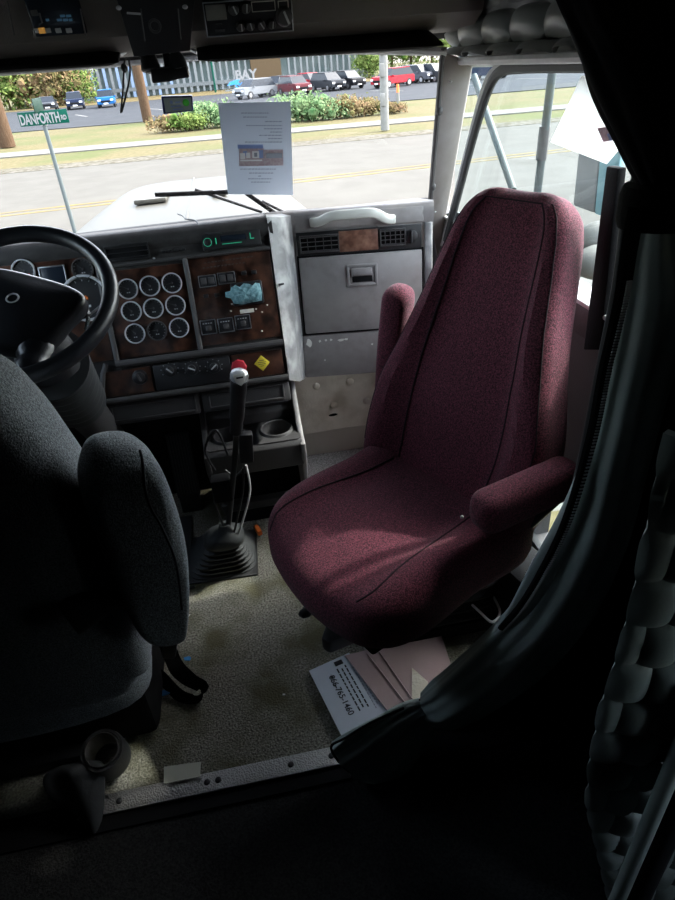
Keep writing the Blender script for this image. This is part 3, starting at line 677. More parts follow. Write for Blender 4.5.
# =================================================================== GEAR SHIFTER
gs = thing('gear_shifter', (-.22, 1.66, 0), 'long black gear lever with pleated rubber boot in front of the cup holders', 'gear shifter')
m = MB(); bc = V((-.225, 1.755, 0)); rings = []
base = [at(a, b, 'z', .004) for a, b in ((190, 578), (255, 572), (251, 535), (196, 541))]
m.box(((base[0]+base[1]+base[2]+base[3])/4), (.25, .25, .008), Matrix.Rotation(-.05, 3, 'Z'), .003); m.build('floor_plate', 'black', gs)
bc = (base[0]+base[1]+base[2]+base[3])/4
def rrect(c, hx, hy, n=40, e=4, rot=0):
    out = []
    for k in range(n):
        q = 2*PI*k/n; c_, s_ = math.cos(q), math.sin(q)
        x = hx*abs(c_)**(2/e)*(1 if c_ > 0 else -1); y = hy*abs(s_)**(2/e)*(1 if s_ > 0 else -1)
        out.append(V(c)+V((x*math.cos(rot)-y*math.sin(rot), x*math.sin(rot)+y*math.cos(rot), 0)))
    return out
tp0 = at(226, 532, 'z', .20); n_ = 6
for k in range(n_):
    t = k/n_; h = .008+t*.125; s_ = .122-.058*t
    cc = bc.lerp(V((tp0[0], tp0[1], 0)), t*.55)
    rings.append(rrect((cc.x, cc.y, h), s_, s_*.98)); rings.append(rrect((cc.x, cc.y, h+.006), s_+.001, s_*.98))
    rings.append(rrect((cc.x, cc.y, h+.011), s_-.012, s_*.98-.012)); rings.append(rrect((cc.x, cc.y, h+.0165), s_-.013, s_*.98-.013))
for h, s_, t in ((.140, .070, .6), (.165, .066, .75), (.19, .048, .9), (.205, .026, 1), (.235, .017, 1)):
    cc = bc.lerp(V((tp0[0], tp0[1], 0)), t); rings.append(rrect((cc.x, cc.y, h), s_, s_, e=2.6))
m = MB(); m.rings(rings); m.build('rubber_boot', 'rubber', gs, angle=50)
ly = tp0.y
lp = [tp0-V((0, 0, .03))]+[at(a, b, 'y', ly-.02*i) for i, (a, b) in enumerate(((229, 520), (233, 480), (236, 440)))]
kn_ = at(239, 379, 'y', ly-.10); hb = at(236, 432, 'y', ly-.07)
m = MB(); m.tube(smooth(lp+[hb], 4), .009, 12); m.build('lever', 'black', gs)
m = MB(); m.tube(smooth([hb, hb.lerp(kn_, .3), hb.lerp(kn_, .75), kn_], 4), [.018]*4+[.021]*4+[.023]*4+[.027], 20); m.build('grip', 'black', gs)
ax = (kn_-hb).normalized()
m = MB(); m.lathe(kn_, ax, [(.021, -.004), (.024, .004), (.025, .012), (.022, .022), (.013, .028), (.003, .029)], 28); kb_ = m.build('knob', 'knobm', gs)
Kp = Pl(kn_+ax*.014+V((0, -.025, .0)), (1, .1, 0), (0, .45, .9))
m = MB(); m.prism([Kp.w(a, b, 0) for a, b in ((-.017, .012), (.017, .012), (.012, -.01), (0, -.02), (-.012, -.01))], Kp.n*.004, .001); m.build('knob_badge', 'offwhite', kb_)
m = MB(); m.box(Kp.w(0, .002, .005), (.018, .005, .001), Kp.rot); m.build('badge_mark', 'inkd', kb_)
# range selector box and air hoses
m = MB(); m.box(at(246, 447, 'y', ly-.03), (.042, .03, .10), Matrix.Rotation(.1, 3, 'Y'), .005); m.build('selector_box', 'black', gs)
m = MB(); m.box(at(222, 488, 'y', ly), (.06, .05, .085), None, .008); m.build('air_valve_box', 'blackm', gs)
for pts, mt in ((((246, 465), (250, 490), (243, 520), (234, 545)), 'lgrey'), (((243, 468), (243, 490), (237, 520), (231, 545)), 'black'), (((214, 500), (221, 520), (229, 540)), 'dgrey'), (((215, 470), (205, 450), (216, 430), (228, 455)), 'black'), (((225, 470), (235, 476), (242, 470)), 'green_led')):
    if mt == 'green_led': mt = 'dgrey'
    m = MB(); m.tube(smooth([at(a, b, 'y', ly-.01) for a, b in pts], 5), .0035, 8); m.build('air_hose', mt, gs)

# =================================================================== PEDALS
ap = thing('accelerator_pedal', at(182, 470, 'y', 2.2), 'ribbed black accelerator pedal standing left of the console', 'pedal')
Q = Pl(at(183, 465, 'y', 2.1), (1, .05, 0), (0, .35, .94))
m = MB(); Q.box(m, -.045, -.13, .045, .13, -.012, 0, .004); m.build('pad', 'rubber', ap)
for k in range(8): a = -.038+k*.0108; m = MB(); Q.box(m, a-.003, -.122, a+.003, .122, 0, .006, .002); m.build('rib', 'dgrey', ap)
m = MB(); m.box((Q.w(0, -.13, 0).x, Q.w(0, -.13, -.01).y, .045), (.08, .03, .09), None, .006); m.build('heel_hinge', 'black', ap)
m = MB(); m.box(Q.w(0, .0, -.05), (.03, .24, .02), Q.rot, .004); m.build('arm', 'black', ap)
m = MB(); m.box(at(183, 545, 'z', .01), (.06, .34, .014), None, .005); tag(m.build('brake_pedal_mat', 'rubber'), 'narrow black rubber floor mat left of the gear lever boot', 'floor mat')

# =================================================================== STEERING WHEEL
sn = V((0, -math.cos(math.radians(59)), math.sin(math.radians(59))))
Wc = at(15, 302, 'y', 1.38)
W = Pl(Wc, (1, 0, 0), V((0, math.sin(math.radians(59)), math.cos(math.radians(59)))))
t28 = math.radians(-26); W2_ = Pl(Wc, W.u*math.cos(t28)+W.v*math.sin(t28), W.v*math.cos(t28)-W.u*math.sin(t28))
sw = thing('steering_wheel', Wc, 'black leather steering wheel with broad hub pad on the left', 'steering wheel')
m = MB(); Rw = .199; n = 64; rr_ = .0175
rg = []
for k in range(n):
    q = 2*PI*k/n
    rg.append([W.w(math.cos(q)*(Rw+rr_*math.cos(t)), math.sin(q)*(Rw+rr_*math.cos(t)), rr_*math.sin(t)*1.1) for t in [2*PI*j/14 for j in range(14)]])
rg.append(rg[0]); m.rings(rg, cap=False); bmesh.ops.remove_doubles(m.b, verts=m.b.verts[:], dist=1e-6); m.build('rim', 'wheelm', sw)
Ws = W; W = W2_
m = MB(); cushion(m, Pl(W.w(0, 0, -.03), W.u, W.v), [(-.12, .075), (0, .09), (.12, .07), (.118, -.01), (.095, -.085), (.03, -.11), (-.03, -.11), (-.095, -.085), (-.118, -.01)], .05, None, inset=.018, bulge=.018); hb_ = m.build('hub_pad', 'wheelm', sw)
for s_ in (-1, 1):
    m = MB(); m.tube(smooth([W.w(s_*.06, -.05, -.035), W.w(s_*.085, -.105, -.03), W.w(s_*.10, -.15, -.015), W.w(s_*.118, -.178, -.002)], 4), [.030]*4+[.024]*4+[.018]*4+[.012], 12, flat=1.3, up=W.n); m.build('spoke', 'wheelm', sw)
    m = MB(); m.tube(smooth([W.w(s_*.08, .03, -.035), W.w(s_*.14, .02, -.02), W.w(s_*.20, .01, -.002)], 4), [.028]*4+[.018]*4+[.012], 12, flat=1.3, up=W.n); 
    if s_ < 0: m.build('spoke', 'wheelm', sw)
    else: m.b.free()
m = MB(); m.ringm(W.w(0, .0, .01), W.n, .010, .014, 0, .004, 24); m.build('horn_emblem', 'lgrey', hb_)
W = Ws
m = MB(); m.cyl(W.w(0, 0, -.05), W.w(0, 0, -.12), .045, .05); m.build('hub_collar', 'black', sw)
sco = thing('steering_column', (Wc.x, 1.7, .3), 'dark steering column with ribbed bellows shroud below the wheel', 'steering column')
m = MB(); m.tube([W.w(0, 0, -.10), W.w(0, -.02, -.20)], [.055, .075], 28); m.build('switch_housing', 'black', sco)
m = MB(); pp = []; rs = []
b0, b1 = W.w(0.0, -.03, -.18), at(76, 400, 'y', 1.72)
for k in range(26): pp.append(b0.lerp(b1, k/25)); rs.append(.088-.010*(k/25)+(.006 if k % 4 < 2 else 0))
m.tube(pp, rs, 32); m.build('bellows', 'rubber', sco, angle=60)
m = MB(); m.tube([b1, b1+V((.01, .25, -.32))], [.062, .05], 24); m.build('lower_shroud', 'dgrey', sco)
m = MB(); m.tube(smooth([at(50, 312, 'y', 1.46), at(66, 304, 'y', 1.45), at(80, 308, 'y', 1.44), at(86, 318, 'y', 1.43)], 4), [.026]*4+[.022]*4+[.014]*4+[.008], 16, flat=1.0); tl = m.build('stalk_housing', 'black', sco)
m = MB(); m.tube(smooth([at(82, 312, 'y', 1.44), at(88, 318, 'y', 1.43), at(86, 330, 'y', 1.42)], 4), .005, 10); m.build('lever_tip', 'chrome', tl)
m = MB(); m.tube([at(86, 318, 'y', 1.5), at(104, 303, 'y', 1.52)], .003, 8); m.build('turn_lever', 'steel', sco)

# =================================================================== DRIVER SEAT (seen from behind, raised armrest)
ds = thing('driver_seat', (-.50, 1.05, 0), 'grey blue fabric driver seat seen from behind with raised armrest', 'seat')
P = Pl((-.565, .87, .5), (1, 0, 0), (0, -.17, .98))
P.O = V((-.565, .87, .5))
er = [P.uv(x, y) for x, y in ((0, 368), (40, 400), (75, 445), (110, 500), (140, 570), (158, 640))]
ou = [(a-.012, b) for a, b in er]
out = [(-.10, .86), (.06, .86), (.15, .82)]+[(a, b) for a, b in ou if b < .80]+[(.27, .06), (.20, -.0), (-.2, 0), (-.28, .06), (-.29, .3), (-.25, .5), (-.2, .7), (-.16, .82)]
m = MB(); cushion(m, P, out, .14, None, inset=.045, c=(0, .42)); bk = m.build('backrest', 'gfab', ds)
m = MB(); cushion(m, Pl((-.62, 1.14, .40), (1, 0, 0), (0, 1, 0)), [(-.25, .22), (0, .25), (.25, .22), (.27, 0), (.25, -.24), (-.25, -.24), (-.27, 0)], .14, None, inset=.045); m.build('seat_cushion', 'gfab', ds)
m = MB(); m.box((-.62, 1.25, .17), (.46, .36, .34), None, .03); m.build('suspension_base', 'blackm', ds)
m = MB(); m.box((-.70, 1.24, .02), (.42, .42, .04), None, .01); m.build('floor_plate', 'black', ds)
A = Pl(at(132, 540, 'y', .74), (.93, .36, 0), (-.05, -.10, 1))
ao = [A.uv(x, y) for x, y in ((83, 462), (92, 445), (112, 438), (135, 440), (153, 455), (168, 487), (180, 528), (184, 570), (182, 612), (176, 630), (150, 634), (132, 620), (112, 575), (90, 520), (80, 485))]
m = MB(); cushion(m, A, ao, .085, lambda u, v: .004, inset=.032); bb = m.b.copy(); ar = m.build('armrest', 'gfab', ds)
m = MB(); seam(m, bb, A, [A.uv(x, y) for x, y in ((134, 441), (134, 465), (140, 488), (152, 510), (166, 545), (172, 590))], .002); m.build('armrest_seam', 'gseam', ar); bb.free()
m = MB(); m.cyl(A.w(0, -.10, -.04), A.w(-.12, -.12, -.02), .03); m.build('armrest_pivot', 'black', ds)
# seat belt with buckle hanging beside driver's seat
sb = thing('seat_belt', at(185, 680, 'z', .1), 'black looped seat belt with buckle hanging beside the driver seat', 'seat belt')
pts = [at(a, b, 'z', z) for a, b, z in ((166, 640, .30), (170, 652, .24), (177, 668, .14), (190, 680, .06), (203, 688, .03), (196, 700, .01), (180, 696, .015), (160, 676, .04), (148, 672, .05))]
m = MB(); m.tube(smooth(pts, 5), .022, 10, flat=.12, up=(.5, .2, .8)); m.build('webbing', 'blackm', sb)
m = MB(); m.box(at(170, 646, 'z', .28), (.035, .03, .07), Matrix.Rotation(.3, 3, 'Y'), .008); m.build('buckle', 'black', sb)

# =================================================================== PASSENGER SEAT (burgundy, swivelled)
s_ = V((.46, -.888, 0)); f_ = V((-.888, -.46, 0))
ps = thing('passenger_seat', (.33, 1.2, 0), 'burgundy fabric high back passenger seat swivelled towards the driver', 'seat')
up = (V((0, 0, 1))-f_*.36)
PB = Pl(V((.425, 1.275, .5))-(-f_).normalized()*(-.0), s_, up); PB.O = V((.425, 1.275, .5))-PB.n*.050
SX = -.010
hw = [(-.06, .235), (0, .272), (.12, .288), (.24, .280), (.38, .236), (.48, .207), (.60, .180), (.68, .160), (.735, .135), (.768, .085)]
def halfw(v):
    for (v0, w0), (v1, w1) in zip(hw, hw[1:]):
        if v0 <= v <= v1: return w0+(w1-w0)*(v-v0)/(v1-v0)
    return hw[0][1] if v < 0 else .08
out = [(SX-w, v) for v, w in hw]+[(SX, .770)]+[(SX+w, v) for v, w in hw[::-1]]+[(SX+.1, -.075), (SX-.1, -.075)]
def bmod(u, v):
    t = abs(u-SX)/max(.05, halfw(v)); t = max(0, min(1, (t-.50)/.35)); t = t*t*(3-2*t)
    return .038*t*(1-max(0, (v-.45))/.5)*(1-max(0, t-.9)*2)-.012*math.exp(-((v-.12)/.12)**2)*(1-t)
m = MB(); cushion(m, PB, out, .10, bmod, inset=.036, c=(SX, .36)); bb = m.b.copy(); bk = m.build('backrest', 'burg', ps)
for k in (-1, 1):
    m = MB(); seam(m, bb, PB, [(SX+k*halfw(v)*q, v) for v, q in ((.02, .52), (.1, .54), (.2, .56), (.35, .60), (.5, .64), (.62, .68), (.70, .70), (.745, .66))], .0026); m.build('backrest_seam', 'burg_seam', bk)
m = MB(); pts = [(SX+k*halfw(v)*.985, v) for k, v in [(-1, v/40) for v in range(2, 31)]]
q_ = []
for k in (-1, 1):
    pr = [PB.w(SX+k*(halfw(v/40)-.004), v/40, -.02+.065) if False else None for v in range(0)]
bv = BVHTree.FromBMesh(bb)
for vv_ in ([(-1, k/30*.77) for k in range(2, 30)]+[(1, k/30*.77) for k in range(29, 2, -1)]):
    u_ = SX+vv_[0]*(halfw(vv_[1])-.014); h = bv.ray_cast(PB.w(u_, vv_[1], .6), -PB.n)
    if h[0]: q_.append(h[0])
m.tube(q_, .0018, 6); m.build('edge_piping', 'burg_seam', bk); bb.free()
# cushion
PC = Pl((.425, 1.275, .455), f_, s_)
co = [PC.uv(x, y) for x, y in ((274, 520), (290, 492))]
o_ = [(-.10, -.25), (.1, -.265), (.26, -.262), (.37, -.235), (.43, -.15), (.458, 0), (.452, .13), (.415, .225), (.32, .272), (.12, .265), (-.10, .25), (-.13, 0)]
def cmod(u, v):
    t = max(0, min(1, (abs(v)-.13)/.08)); t = t*t*(3-2*t)
    w = max(0, (u-.26)/.2)
    return .020*t*(1-.6*w)-.035*w*w-.012*math.exp(-((u-.10)/.12)**2)*(1-t)
m = MB(); cushion(m, PC, o_, .15, cmod, inset=.05, c=(.16, 0), bulge=.01); bb = m.b.copy(); cu = m.build('seat_cushion', 'burg', ps)
for k in (-1, 1):
    m = MB(); seam(m, bb, PC, [(.0, k*.16), (.1, k*.165), (.2, k*.175), (.3, k*.185), (.37, k*.19), (.41, k*.175)], .0026); m.build('cushion_seam', 'burg_seam', cu)
bb.free()
m = MB(); m.box(PC.w(.17, 0, -.085), (.46, .42, .03), PC.rot, .01); m.build('seat_pan', 'blackm', ps)
m = MB(); m.cyl(PC.w(.15, 0, -.10), V((.44, 1.36, .22)), .12); m.build('swivel', 'black', ps)
m = MB(); rgs = []
for k in range(9): rgs.append(rrect((.45, 1.38, .05+.02*k), .17+(.012 if k % 2 else 0), .17+(.012 if k % 2 else 0), e=6)); 
m.rings(rgs); m.build('suspension_bellows', 'blackm', ps)
m = MB(); m.box((.45, 1.38, .025), (.36, .36, .05), None, .01); m.build('pedestal_base', 'blackm', ps)
# levers under the front edge
m = MB(); m.tube([at(298, 570, 'z', .30), at(288, 572, 'z', .30), at(283, 568, 'z', .30)], [.008, .016, .012], 10, flat=.5); m.build('adjustment_lever', 'black', ps)
m = MB(); m.tube(smooth([at(330, 595, 'z', .26), at(318, 602, 'z', .24), at(306, 612, 'z', .23), at(303, 611, 'z', .23)], 3), [.01]*3+[.014]*3+[.017]*3+[.012], 12); m.build('adjustment_lever', 'black', ps)
m = MB(); m.prism([at(a, b, 'z', .12) for a, b in ((336, 610), (350, 612), (366, 640), (330, 655), (322, 650))], (0, 0, .05), .01); m.build('slide_bracket', 'black', ps)
# arm rests
mid_ = lambda a, b: None
def arm(pts, rad, flat, upv, name='armrest'):
    p = smooth(pts, 6); n = len(p); rs = []
    L_ = sum((p[i+1]-p[i]).length for i in range(n-1)); q = 0; rs.append(0)
    ps_ = [p[0]]; out = []; 
    # resample with rounded ends
    M_ = 36; tot = [0]
    for i in range(n-1): tot.append(tot[-1]+(p[i+1]-p[i]).length)
    def ev(d):
        for i in range(n-1):
            if tot[i+1] >= d: return p[i].lerp(p[i+1], (d-tot[i])/(tot[i+1]-tot[i]+1e-9))
        return p[-1]
    P_ = []; R_ = []
    for k in range(M_+1):
        t = k/M_; t = .5-.5*math.cos(PI*t); d = t*L_; e = min(d, L_-d); er_ = rad*.9
        P_.append(ev(d)); R_.append(rad if e > er_ else rad*math.sqrt(max(.0005, 1-(1-e/er_)**2.4)))
    m = MB(); n_ = 24; rings = []; upv = V(upv)
    for k in range(M_+1):
        tg = (P_[min(k+1, M_)]-P_[max(k-1, 0)]).normalized(); x = tg.cross(upv).normalized(); y = x.cross(tg).normalized(); r = R_[k]; ring = []
        for j in range(n_):
            t = 2*PI*j/n_; c_, s2 = math.cos(t), math.sin(t); e = 2/3.2
            ring.append(P_[k]+x*(r*flat*abs(c_)**e*(1 if c_ > 0 else -1))+y*(r*abs(s2)**e*(1 if s2 > 0 else -1)))
        rings.append(ring)
    m.rings(rings); return m
a0, a1 = at(484, 513, 'z', .655), at(566, 476, 'z', .665)
a1 = a0+(a1-a0)*1.12
ar = arm([a0+(a0-a1)*.10, a0.lerp(a1, .5), a1], .046, .92, (0, 0, 1)).build('armrest', 'burg', ps)
m = MB(); m.sphere(at(462, 517, 'z', .66), .004, (1, 1, 1), 8, 6); m.build('armrest_button', 'offwhite', ar)
m = MB(); m.tube([a1+V((0, 0, -.02)), V((.60, 1.08, .52))], .02, 12); m.build('armrest_bracket', 'black', ps)
b0_, b1_ = at(389, 412, 'y', 1.60), at(400, 284, 'y', 1.60)
ar = arm([b0_, b0_.lerp(b1_, .5)+V((-.004, 0, 0)), b1_], .050, .80, (.6, .8, 0)).build('armrest', 'burg', ps)
m = MB(); m.cyl(b0_+V((.0, 0, .06)), V((.40, 1.50, .56)), .022); m.build('armrest_bracket', 'black', ps)
# clutter under the seat near the peep window
m = MB(); m.box((.68, 1.28, .12), (.14, .26, .22), Matrix.Rotation(.3, 3, 'Z'), .02); tag(m.build('black_bag', 'blackm'), 'black bag squeezed between the burgundy seat and the door', 'bag')
m = MB(); m.prism([at(a, b, 'x', .76) for a, b in ((506, 575), (520, 552), (530, 566), (517, 588))], (.012, 0, 0), .002); tag(m.build('white_box', 'paperb'), 'small white box by the peep window of the door', 'box')
m = MB(); m.tube(smooth([at(a, b, 'z', .12) for a, b in ((467, 600), (480, 612), (492, 622), (500, 612), (492, 594))], 5), .004, 8); tag(m.build('white_cable', 'lgrey'), 'thin pale cable lying under the burgundy seat', 'cable')

# =================================================================== FLOOR ITEMS
# aluminium sill strip
S = Pl((0, .895, .0), (1, .0, 0), (0, 1, 0))
sl = thing('sill_strip', (-.1, .895, 0), 'worn aluminium tread strip with screws across the sleeper doorway', 'threshold strip')
pq = [at(a, b, 'z', .004) for a, b in ((100, 792), (334, 743), (338, 762), (104, 813))]
yb, yf = .885, .935
m = MB(); m.box((-.25, (yb+yf)/2, .002), (.66, yf-yb, .006), None, .0015); m.build('tread_plate', 'tread', sl)
for a, b in ((207, 774), (290, 757), (218, 772), (120, 795), (330, 749)):
    p = at(a, b, 'z', .006); m = MB(); m.lathe((p.x, .91, .004), (0, 0, 1), [(.008, 0), (.007, .004), (.003, .006)], 14); m.build('screw', 'black', sl)
m = MB(); c = [at(a, b, 'z', .010) for a, b in ((164, 767), (201, 762), (200, 777), (164, 784))]; m.prism(c, (0, 0, .0015)); tag(m.build('paper_note', 'note'), 'small pale paper note lying on the aluminium sill strip', 'note')
# flyer and folder
fl = [at(a, b, 'z', .012) for a, b in ((309, 671), (349, 653), (392, 708), (342, 737))]
m = MB(); m.prism(fl, (0, 0, .0012)); fy = m.build('flyer', 'paperb'); tag(fy, 'pale blue printed flyer with a phone number on the carpet under the seat', 'flyer')
du = (fl[3]-fl[0]).normalized(); dv = (fl[1]-fl[0]).normalized()
FP = Pl(fl[0]+V((0, 0, .0016)), du, V((0, 0, 1)).cross(du))     # u down the long edge
Lf = (fl[3]-fl[0]).length
m = MB(); m.text('866-765-1460', FP.M(Lf*.50, .050, 0), .0245, .0003, sx=1.0, bold=.0002)
for k, (h, w, a) in enumerate(((.075, .62, .45), (.088, .58, .45), (.101, .66, .46))):
    x = Lf*(a-w/2)
    while x < Lf*(a+w/2): 
        g_ = random.uniform(.008, .016); m.box(FP.w(x+g_/2, h, 0), (g_, .0042, .0004), FP.rot); x += g_+.003
m.build('printed_number', 'inkd', fy)
m = MB()
for k in range(8):
    h = .118+k*.0085; x = Lf*(.12 if k % 3 else .2)
    while x < Lf*(.86-.05*(k % 3)): g_ = random.uniform(.006, .014); m.box(FP.w(x+g_/2, h, 0), (g_, .0028, .0004), FP.rot); x += g_+.003
m.build('printed_lines', 'ink', fy)
m = MB(); FP.box(m, Lf*.03, .075, Lf*.1, .10, 0, .0004, .0001); m.build('printed_code_block', 'inkd', fy)
fo = [at(a, b, 'z', .016) for a, b in ((345, 656), (440, 632), (452, 668), (432, 700), (388, 712))]
m = MB(); m.prism(fo, (0, 0, .0025)); fd = m.build('folder', 'pink'); tag(fd, 'dusty pink folder half under the burgundy seat beside the flyer', 'folder')
m = MB(); m.prism([at(a, b, 'z', .0195) for a, b in ((412, 668), (428, 682), (424, 700), (412, 702))], (0, 0, .002)); m.build('folder_flap', 'cream', fd)
for q in (.25, .45): m = MB(); m.tube([at(352+60*q, 652-10*q+ 4, 'z', .020), at(395+45*q, 706-6*q, 'z', .020)], .0022, 6); m.build('folder_crease', 'pink', fd)
# tape roll / pouch / small litter
tr = thing('tape_roll', at(102, 762, 'z', 0), 'dark roll of tape standing upright behind the driver seat', 'tape roll')
c = at(102, 741, 'z', .12); m = MB(); m.ringm(c-V((0, 0, .075)), (0.05, -.35, 1), .040, .052, 0, .085, 40); m.build('tape', 'tape', tr)
m = MB(); m.ringm(c-V((0, 0, .074)), (0.05, -.35, 1), .037, .041, 0, .088, 40); m.build('cardboard_core', 'dgrey', tr)
m = MB(); Bp = Pl(at(75, 790, 'z', .06), (1, -.05, 0), (.1, .6, .75))
cushion(m, Bp, [Bp.uv(x, y) for x, y in ((45, 775), (70, 764), (100, 763), (104, 790), (98, 830), (75, 815), (55, 800))], .05, lambda u, v: .01*math.sin(60*u+20*v), inset=.02); tag(m.build('cloth_pouch', 'cloth'), 'crumpled dark grey cloth pouch on the floor behind the driver seat', 'pouch')
for (x, y, w, mt, lb) in ((188, 659, .02, 'blue', 'tiny bright blue plastic scrap beside the seat belt'), (166, 693, .03, 'blue', 'blue wrapper under the looped seat belt'), (152, 690, .025, 'orange', 'small orange scrap next to the blue wrapper'), (188, 616, .012, 'paperw', 'tiny white scrap on the carpet beside the driver armrest'), (284, 695, .006, 'paperw', 'tiny white crumb on the dark part of the carpet')):
    p = at(x, y, 'z', .008); m = MB(); m.prism([p+V((math.cos(q)*w*random.uniform(.4, 1), math.sin(q)*w*random.uniform(.3, .6), random.uniform(0, .004))) for q in (0, 1.2, 2.4, 3.9, 5.1)], (0, 0, .003)); tag(m.build('litter_scrap', mt), lb, 'litter')
m = MB(); m.box(at(258, 530, 'z', .02), (.018, .05, .022), Matrix.Rotation(.3, 3, 'Z'), .005); lg = m.build('lighter', 'orange'); tag(lg, 'small orange plastic lighter on the carpet right of the gear boot', 'lighter')
m = MB(); m.box(at(258, 523, 'z', .02), (.014, .014, .018), Matrix.Rotation(.3, 3, 'Z'), .003); m.build('lighter_cap', 'steel', lg)
m = MB(); m.box(at(190, 588, 'z', .008), (.035, .012, .01), Matrix.Rotation(.15, 3, 'Z'), .004); tag(m.build('black_clip', 'black'), 'small black clip on the carpet below the gear boot', 'clip')

# =================================================================== OVERHEAD
H = Pl((0, 1.98, 1.56), (1, 0, 0), (0, -.30, .95))
oc = thing('overhead_console', (-.1, 2.0, 1.56), 'brown grey overhead console above the windshield', 'overhead console')
mtx = [[V((x, y, z)) for y, z in ((2.2, 1.545), (2.03, 1.555), (1.97, 1.585), (1.93, 1.75), (1.93, 1.9), (2.2, 1.9))] for x in (XL, XR-.03)]
m = MB(); m.rings(mtx); m.build('console_shell', 'brown', oc)
def hb4(x0, y0, x1, y1):
    a0, b0 = H.uv((x0+x1)/2, y1); a1, b1 = H.uv((x0+x1)/2, y0); c0, _ = H.uv(x0, (y0+y1)/2); c1, _ = H.uv(x1, (y0+y1)/2); return c0, b0, c1, b1
H.O = V((0, 1.965, 1.585))-H.n*0; H = Pl((0, 1.968, 1.585), (1, 0, 0), (0, -.04, .165))
r_ = hb4(30, 0, 84, 35); m = MB(); H.box(m, r_[0], r_[1], r_[2], r_[3]+.02, 0, .010, .004); dc = m.build('clock_display', 'screen', oc)
m = MB(); 
for x in (40, 50, 60.5, 71): a, b = H.uv(x-2, 29.5); H.box(m, a-.006, b-.005, a+.008, b+.005, .009, .013, .001)
m.build('display_button', 'lgrey', dc)
a, b = H.uv(42.5, 29.5); m = MB(); H.box(m, a-.007, b-.006, a+.008, b+.006, .010, .0145, .001); m.build('lit_button', 'amber', dc)
m = MB()
for x, y, w in ((63, 15, 3), (69, 15, 3), (60, 19, 3), (66, 19, 3), (71, 19, 2), (48, 19, 2)): a, b = H.uv(x, y); H.box(m, a-.004*w/2, b-.0025, a+.004*w/2, b+.0025, .010, .0108, .0002)
m.build('digits', 'blue_led', dc)
a, b = H.uv(35, 12); m = MB(); H.box(m, a-.008, b-.006, a+.008, b+.006, .008, .012, .001); m.build('display_mark', 'dgrey', dc)
for x0_, x1_ in (((8, 0), (15, 34)), ((40, 12), (43, 22)), ((81, 8), (86, 34))):
    m = MB(); m.tube([H.w(*H.uv(*x0_), .012), H.w(*H.uv(*x1_), .012)], .002, 6); m.build('console_edge', 'dgrey', oc)
# recessed centre mount plate
pl4 = [H.w(*H.uv(x, y), .004) for x, y in ((113, -14), (196, -16), (190, 50), (134, 56))]
m = MB(); m.prism(pl4, H.n*.006, .002); mp_ = m.build('mount_plate', 'black', oc)
for x, y in ((119, 7), (185, 6)): m = MB(); m.sphere(H.w(*H.uv(x, y), .011), .007, (1, 1, .7), 12, 8); m.build('screw', 'lgrey', mp_)
m = MB(); m.ringm(H.w(*H.uv(155, 25), .009), H.n, .010, .016, 0, .006, 24); m.build('grommet', 'dgrey', mp_)
for x0_, x1_ in (((141, 8), (145, 40)), ((178, 8), (181, 38))): m = MB(); m.tube([H.w(*H.uv(*x0_), .012), H.w(*H.uv(*x1_), .012)], .0018, 6); m.build('plate_rib', 'dgrey', mp_)
m = MB(); m.prism([H.w(*H.uv(x, y), .010) for x, y in ((127, 11), (141, 12), (141, 14), (127, 13))], H.n*.003); m.build('label', 'lgrey', mp_)
for x in (147, 175):
    c = V(at(x, 52, 'y', 1.99)); m = MB(); m.lathe(c, (.05, -.15, -1), [(.012, 0), (.020, .010), (.024, .028), (.026, .040), (.022, .044)], 24); k_ = m.build('reading_lamp', 'black', oc)
    m = MB(); m.lathe(c+V((.002, -.006, -.042)), (.05, -.15, -1), [(.018, 0), (.014, .005)], 20); m.build('lamp_lens', 'dgrey', k_)
# camera unit hanging below
m = MB(); m.prism([at(a, b, 'y', 1.96) for a, b in ((150, 69), (187, 66), (190, 78), (180, 79), (170, 82), (152, 84))], (0, .035, .004), .006); dcam = m.build('dash_camera', 'black'); tag(dcam, 'black dash camera hanging under the two reading lamps', 'camera')
m = MB(); m.box(at(168, 64, 'y', 1.99), (.02, .02, .05), None, .004); m.build('mount', 'black', dcam)
# CB radio
r_ = hb4(204, -2, 292, 33); cb = thing('cb_radio', H.w((r_[0]+r_[2])/2, r_[1], 0), 'black citizens band radio with knobs in the overhead console', 'radio')
sl_ = math.atan2(4, 88)
HB = Pl(H.w((r_[0]+r_[2])/2, (r_[1]+r_[3])/2, 0), H.u, H.v)
hw_, hh_ = (r_[2]-r_[0])/2, (r_[3]-r_[1])/2
m = MB(); HB.box(m, -hw_, -hh_, hw_, hh_, -.03, .014, .003); m.build('body', 'black', cb)
m = MB(); HB.frame(m, -hw_, -hh_, hw_, hh_, .0025, .012, .017, .0006); m.build('face_frame', 'steel', cb)
m = MB(); HB.box(m, -hw_*.95, -hh_*.05, -hw_*.5, hh_*.82, .013, .016, .001); m.build('signal_meter', 'lcd', cb)
m = MB(); HB.box(m, -hw_*.8, -hh_*.75, -hw_*.58, -hh_*.6, .013, .0155, .0003); HB.box(m, -hw_*.78, -hh_*.3, -hw_*.62, -hh_*.24, .013, .0155, .0003); m.build('brand_plate', 'dgrey', cb)
